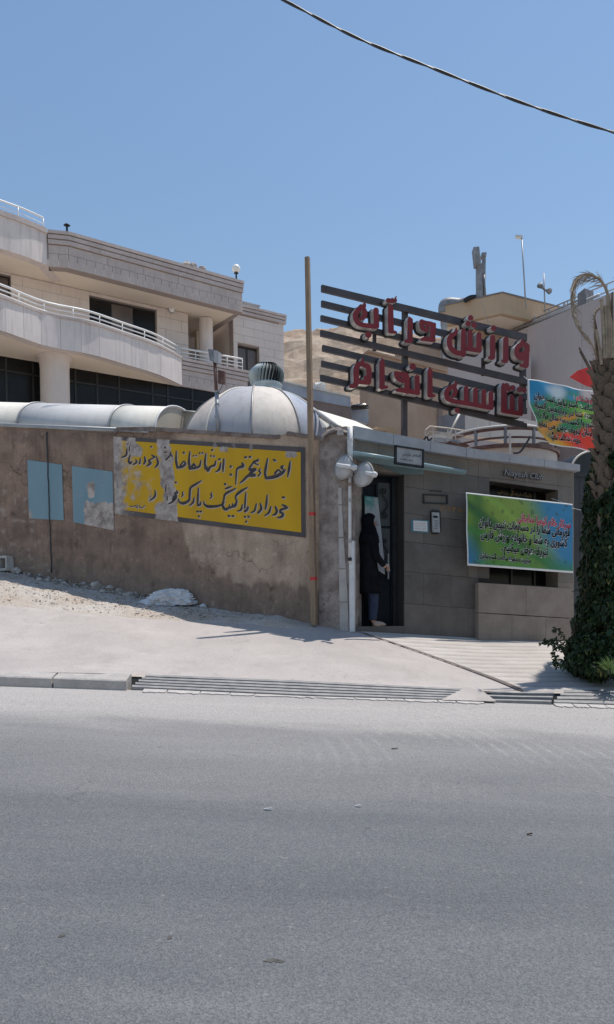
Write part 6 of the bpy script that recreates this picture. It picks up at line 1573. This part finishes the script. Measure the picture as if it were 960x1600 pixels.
#================================================================ PALM
pt = thing('palm_tree', 'old palm trunk armoured with cut leaf bases and only dead fronds on top', 'palm tree', V((3.75, 10.45, .8)))
PY0 = 10.45
def px_(x, y, o=0): return pY(x, y, PY0 + o)
axp = [px_(962, 1040), px_(961, 900), px_(960, 740), px_(957, 640), px_(955, 575), px_(955, 545)]
MB().tube(axp, .24, 20, True, rs=[.24, .22, .20, .195, .18, .13]).build('trunk', 'trunk', pt, True)
rr = random.Random(12)
def boot_mesh():
    vs = []; n = 5
    for i in range(n + 1):
        t = i / n; w_ = .075 * (1 - .4 * t); z = .13 * t; out = .010 + .06 * t ** 1.3
        vs += [V((-w_, out * .75, z)), V((0, out + .022, z + .012 * t)), V((w_, out * .75, z)), V((0, out - .03 - .02 * t, z))]
    fs = [(i * 4 + k, i * 4 + (k + 1) % 4, i * 4 + 4 + (k + 1) % 4, i * 4 + 4 + k) for i in range(n) for k in range(4)] + [(3, 2, 1, 0), (n * 4, n * 4 + 1, n * 4 + 2, n * 4 + 3)]
    me = bpy.data.meshes.new('leaf_base'); me.from_pydata(vs, [], fs); me.update(); me.materials.append(M['boot']); return me
bme = boot_mesh(); r_i = 0
zt_, zb_ = px_(955, 575).z, px_(960, 780).z
z = zb_
while z < zt_ + .05:
    t = (z - zb_) / (zt_ - zb_); c = px_(960, 780).lerp(px_(955, 575), t); rad = .205 - .03 * t
    for k in range(9):
        a = 2 * math.pi * (k + (r_i % 2) * .5) / 9 + rr.uniform(-.08, .08)
        if math.sin(a) > .35: continue
        o = bpy.data.objects.new('leaf_base', bme); COL.objects.link(o); o.parent = pt
        o.location = V((c.x + rad * math.cos(a) * .96, c.y + rad * math.sin(a) * .96, z + rr.uniform(-.015, .015))) - pt.location
        s = rr.uniform(.85, 1.2); o.scale = (s, s * rr.uniform(.9, 1.5), s * rr.uniform(.85, 1.25)); o.rotation_euler = (rr.uniform(-.1, .2), rr.uniform(-.12, .12), a - math.pi / 2)
    z += .10; r_i += 1
# cut petioles near the crown
for k in range(14):
    a = rr.uniform(math.pi * .9, math.pi * 2.1); y0 = rr.uniform(545, 640); c = px_(955, y0); rad = .16
    b = V((c.x + rad * math.cos(a), c.y + rad * math.sin(a), c.z)); L = rr.uniform(.22, .55) * (1 if y0 > 575 else 1.3)
    e = b + V((math.cos(a) * L * rr.uniform(.1, .42), math.sin(a) * L * .2, L * rr.uniform(.75, 1.0)))
    MB().tube([b - V((0, 0, .1)), b.lerp(e, .5) + V((0, 0, .02)), e], .03, 5, True, rs=[.035, .022, .010]).build('petiole', 'boot' if k % 3 else 'straw', pt)
for (x0, y0, x1, y1, r0) in ((944, 560, 940, 468, .022), (947, 560, 945, 478, .02), (951, 560, 950, 462, .024), (955, 560, 953, 480, .02), (940, 570, 932, 515, .02), (936, 600, 905, 543, .012), (936, 605, 906, 549, .009), (958, 560, 960, 500, .03)):
    MB().tube(bez([px_(x0, y0, -.2), px_((x0 + x1) / 2 + 1, (y0 + y1) / 2 + 2, -.22), px_(x1, y1, -.22)], 4), r0, 5, True).build('petiole', 'straw' if r0 > .015 else 'boot', pt)
def frond(name, ctrl, r, Lf, dens, seed, droop=.5, w0=.012, side=1, t0=.12):
    rr = random.Random(seed); pts = bez(ctrl, 10); fr_ = thing(name, None, None, (0, 0, 0)); fr_.parent = pt; fr_.location = -V(pt.location)
    me = MB().tube(pts, r, 5, True, rs=[r * (1 - .75 * i / (len(pts) - 1)) for i in range(len(pts))]).mesh('rachis'); link('rachis', me, 'straw', fr_, True).location = (0, 0, 0)
    lm = MB(); n = len(pts)
    for k in range(dens):
        t = t0 + (1 - t0) * k / dens; f = t * (n - 1.001); i = int(f); p = pts[i].lerp(pts[i + 1], f - i); d = (pts[i + 1] - pts[i]).normalized()
        nrm = V((-d.z, 0, d.x)) * side
        for s_ in (1, -.9):
            v = (d * rr.uniform(.5, 1.0) + nrm * rr.uniform(.25, .9) * (1 if s_ > 0 else rr.uniform(-.1, .35)) + V((0, s_ * rr.uniform(.1, .7), -droop * rr.uniform(.1, .6)))).normalized()
            L = Lf * rr.uniform(.5, 1) * math.sin(math.pi * clamp(.12 + .85 * t)) ** .5; u = v.cross(V((0, 1, .2))).normalized() * w0 * rr.uniform(.5, 1)
            q = p + v * L * .5; e = p + v * L - V((0, 0, L * droop * .3)); lm.add([p - u * .5, q - u * .5, e, q + u * .5, p + u * .5], [(0, 1, 2, 3, 4)])
    me = lm.mesh('leaflets'); link('leaflets', me, 'straw', fr_).location = (0, 0, 0)
frond('dead_frond', [px_(956, 570), px_(957, 520, -.1), px_(953, 472, -.15), px_(942, 442, -.2), px_(924, 430, -.25), px_(906, 432, -.3), px_(895, 446, -.3), px_(893, 470, -.3), px_(897, 497, -.28), px_(908, 520, -.25), px_(921, 536, -.2)], .022, .26, 120, 5, .25, .010, 1, .28)
frond('dead_frond', [px_(932, 556), px_(929, 520, -.1), px_(930, 494, -.1), px_(936, 484, -.1), px_(944, 486, -.1)], .012, .10, 34, 6, .4, .008, 1, .3)
frond('dead_frond', [px_(935, 570), px_(928, 545, -.2), px_(922, 532, -.2), px_(918, 526, -.2)], .010, .12, 16, 7, .5, .008)
frond('dead_frond', [px_(965, 560), px_(972, 500), px_(990, 470), px_(1015, 480), px_(1030, 520)], .02, .3, 70, 9, .4, .01, 1, .2)
# unseen fronds added beyond the frame edge, placed to cast shade on the driveway
for k, (ex, ey, ez) in enumerate(((4.86, 11.55, 7.2), (4.98, 11.85, 7.0), (4.95, 11.3, 7.2), (5.0, 11.9, 6.8), (4.9, 11.5, 6.5), (5.0, 10.9, 5.0), (5.2, 11.4, 5.0), (5.0, 11.9, 5.4), (4.9, 11.0, 5.8), (4.62, 11.1, 6.3), (4.7, 11.5, 6.1), (4.7, 12.2, 5.8))):
    b0 = px_(966, 552); e = V((ex, ey, ez)); m_ = b0.lerp(e, .45) + V((.12, 0, .35))
    frond('frond', [b0, b0.lerp(m_, .5) + V((.1, 0, .12)), m_, e + V((0, 0, .05)), e + V((.25, 0, -.5))], .02, .5, 130, 30 + k, .35, .055, 1, .2)
#================================================================ OVERHEAD CABLE
oc = thing('overhead_cable', 'thick twisted black cable hanging across the sky', 'cable', pY(700, 100, 8))
cp_ = bez([pY(x, y, Y) for x, y, Y in ((300, -72, 17.6), (443, 0, 17.3), (560, 60, 17.1), (680, 108, 17.0), (820, 162, 16.9), (960, 207, 16.8), (1120, 250, 16.7))], 26)
for s in (0, 1):
    o = []
    for i, p in enumerate(cp_):
        a = i * .30 + s * math.pi; o.append(p + V((0, math.cos(a), math.sin(a))) * .014)
    MB().tube(o, .018, 6).build('strand', 'cable', oc, True)

#================================================================ POSTER AND PERSON AT THE DOOR
po = thing('door_poster', 'white sheet poster with green corner print hanging on the club door', 'poster', PE.at(586, 840, -.2))
pc = [(569.5, 774.5), (591.5, 777), (601.5, 898), (571, 880)]
pf = lambda u, v, l=0.: PE.at(*bil(pc, u, v), -.17) + PE.N * (.012 * math.sin(u * 5 + v * 4) + l)
def pcol(u, v):
    n = mno.noise(V((u * 5, v * 14, 2))); c = hexc(128, 130, 134)
    c = lerpc(c, hexc(60, 105, 105), smooth(.22, .10, v + .12 * n) * smooth(.9, .5, u)); c = lerpc(c, hexc(95, 130, 130), .8 * smooth(.25, .35, n) * smooth(.35, .1, v)); return c
o = grid('sheet', 16, 40, pf, 'banner', po, True, col=pcol); md = o.modifiers.new('thickness', 'SOLIDIFY'); md.thickness = .004; md.offset = 0
text_on('lettering', shape('ورود آقایان'), pf, .2, .36, .85, .37, 'inkblack', po, .004, .01, .06)

def person():
    o0 = PE.at(583.5, 979, -.10); o0.z = PE.at(554, 979, .01).z; t = thing('person', 'person in long black coat, black headscarf and jeans standing at the club door', 'person', o0)
    U, W_ = PE.D, PE.N; k = 1.0
    def q(u, z, f=0): return o0 + U * u + W_ * f + V((0, 0, z))
    # body: one skinned figure seen in profile, facing right
    vs = [(-.06, .86, 0, .105, .12), (-.07, 1.02, 0, .10, .12), (-.08, 1.2, 0, .11, .15), (-.075, 1.36, 0, .085, .15), (-.055, 1.44, 0, .045, .05), (-.035, 1.51, 0, .05, .05), (-.015, 1.58, 0, .088, .075), (-.02, 1.65, 0, .085, .07),
          (-.055, .80, .075, .08, .08), (-.02, .46, .075, .055, .055), (-.045, .10, .075, .038, .038), (.0, .035, .075, .035, .035), (.10, .022, .075, .028, .022),
          (-.06, .80, -.075, .08, .08), (.015, .46, -.075, .055, .055), (.03, .10, -.075, .038, .038), (.075, .035, -.075, .035, .035), (.17, .022, -.075, .028, .022),
          (-.07, 1.36, .17, .052, .052), (-.04, 1.08, .20, .040, .040), (.105, .93, .17, .028, .028), (.15, .895, .165, .026, .018),
          (-.07, 1.36, -.17, .052, .052), (-.08, 1.08, -.2, .040, .040), (.02, .88, -.18, .028, .028), (.04, .84, -.18, .022, .018)]
    es = [(0, 1), (1, 2), (2, 3), (3, 4), (4, 5), (5, 6), (6, 7), (0, 8), (8, 9), (9, 10), (10, 11), (11, 12), (0, 13), (13, 14), (14, 15), (15, 16), (16, 17), (3, 18), (18, 19), (19, 20), (20, 21), (3, 22), (22, 23), (23, 24), (24, 25)]
    me = bpy.data.meshes.new('body'); me.from_pydata([q(a, b, c) for a, b, c, _, _ in vs], es, []); me.update()
    ob = link('body', me, 'skin', t); ob.modifiers.new('skin', 'SKIN')
    for i, (_, _, _, ra, rb_) in enumerate(vs): me.skin_vertices[0].data[i].radius = (ra, rb_)
    me.skin_vertices[0].data[0].use_root = True
    sb = ob.modifiers.new('sub', 'SUBSURF'); sb.levels = sb.render_levels = 2
    # face relief
    fc_ = MB(); fc_.tube([q(.055, 1.60, 0), q(.083, 1.572, 0), q(.066, 1.562, 0)], .012, 6, True, rs=[.008, .014, .010])
    fc_.build('nose', 'skin', t, True)
    for s in (.03, -.03): MB().lathe(q(.066, 1.603, s), [(.001, .006), (.009, .004), (.012, 0)], 8, U).build('eye', 'black', t)
    MB().tube([q(.068, 1.535, -.02), q(.074, 1.534, 0), q(.068, 1.535, .02)], .005, 5).build('mouth', 'flagred', t)
    # fingers of the near hand closing on the paper
    for i in range(4):
        b = q(.165, .905 - .018 * i, .165 - .004 * i); MB().tube([b, b + U * .035 + W_ * .012, b + U * .05 - W_ * .012, b + U * .032 - W_ * .02], .0085, 6, True, rs=[.0095, .009, .008, .006]).build('finger', 'skin', t, True)
    MB().tube([q(.14, .92, .17), q(.17, .935, .15), q(.20, .925, .14)], .01, 6, True, rs=[.012, .0105, .007]).build('thumb', 'skin', t, True)
    # coat
    def ring(u, z, f, a, b, n=48):
        g = lambda i: 1 + .07 * clamp(1.3 - z) * math.sin(2 * math.pi * i / n * 7 + z * 5) + .04 * mno.noise(V((i * .5, z * 6, 0)))
        return [q(u + a * g(i) * math.cos(2 * math.pi * i / n), z + .008 * math.sin(i * 1.1), f + b * g(i) * math.sin(2 * math.pi * i / n)) for i in range(n)]
    def loft(rs, name, mat, n=48):
        V_ = [p for r in rs for p in r]; F_ = [(j * n + i, j * n + (i + 1) % n, (j + 1) * n + (i + 1) % n, (j + 1) * n + i) for j in range(len(rs) - 1) for i in range(n)]
        F_ += [tuple(range(n - 1, -1, -1)), tuple(range((len(rs) - 1) * n, len(rs) * n))]; return MB().add(V_, F_).build(name, mat, t, True)
    loft([ring(-.05, .50, 0, .155, .20), ring(-.055, .62, 0, .15, .19), ring(-.06, .80, 0, .145, .185), ring(-.065, .98, 0, .125, .165), ring(-.075, 1.12, 0, .125, .17), ring(-.08, 1.25, 0, .13, .185), ring(-.075, 1.36, 0, .11, .19), ring(-.062, 1.43, 0, .07, .10), ring(-.055, 1.46, 0, .055, .06)], 'coat', 'coat')
    for s, pts in ((1, [(-.07, 1.37, .165), (-.055, 1.22, .20), (-.035, 1.07, .215), (.04, .985, .20), (.105, .925, .175)]), (-1, [(-.07, 1.37, -.165), (-.085, 1.22, -.2), (-.08, 1.07, -.21), (-.03, .97, -.2), (.02, .89, -.18)])):
        MB().tube(bez([q(*p) for p in pts], 5), .06, 12, True, rs=[.075 - .033 * i / 20 for i in range(21)]).build('sleeve', 'coat', t, True)
    # scarf: hood open at the face plus drape
    def hood(z, a, b, u, op): return [q(u + a * math.cos(th), z, b * math.sin(th)) for th in [R(op) + (2 * math.pi - 2 * R(op)) * i / 22 for i in range(23)]]
    hr = [hood(1.27, .165, .235, -.07, 3), hood(1.37, .15, .215, -.065, 3), hood(1.44, .125, .15, -.05, 4), hood(1.50, .105, .10, -.035, 16), hood(1.56, .11, .10, -.045, 66), hood(1.62, .115, .102, -.05, 66), hood(1.68, .105, .09, -.04, 40), hood(1.72, .06, .055, -.035, 8), hood(1.735, .01, .01, -.035, 0)]
    V_ = [p for r in hr for p in r]; F_ = [(j * 23 + i, j * 23 + i + 1, (j + 1) * 23 + i + 1, (j + 1) * 23 + i) for j in range(len(hr) - 1) for i in range(22)]
    o = MB().add(V_, F_).build('headscarf', 'scarf', t, True); m = o.modifiers.new('thickness', 'SOLIDIFY'); m.thickness = .012
    for f, kx in ((.075, 0), (-.075, 1)):
        p = [(-.055, .84, f), (-.02 + .035 * kx, .46, f), (-.045 + .075 * kx, .09, f)]
        MB().tube(bez([q(*a) for a in p], 6), .08, 14, True, rs=[.095 - .035 * i / 12 for i in range(13)]).build('trouser_leg', 'jeans', t, True)
        b = -.06 + .075 * kx
        MB().lathe(q(b + .085, .0, f), [(.001, .0), (.05, .0), (.055, .02), (.045, .05), (.025, .07), (.001, .075)], 16, V((0, 0, 1))).build('shoe_heel', 'shoe', t, True)
        MB().tube([q(b + .02, .045, f), q(b + .10, .042, f), q(b + .19, .030, f), q(b + .235, .022, f)], .04, 10, True, rs=[.04, .042, .032, .012]).build('shoe', 'shoe', t, True)
    pp2 = MB(); pp2.prism([q(.16, .95, .15), q(.215, .94, .14), q(.225, .84, .15), q(.17, .85, .16)], [q(.16, .95, .146), q(.215, .94, .136), q(.225, .84, .146), q(.17, .85, .156)])
    tag(pp2.build('paper_slip', 'paper'), 'small white paper held in the hand of the person in black', 'paper')
person()
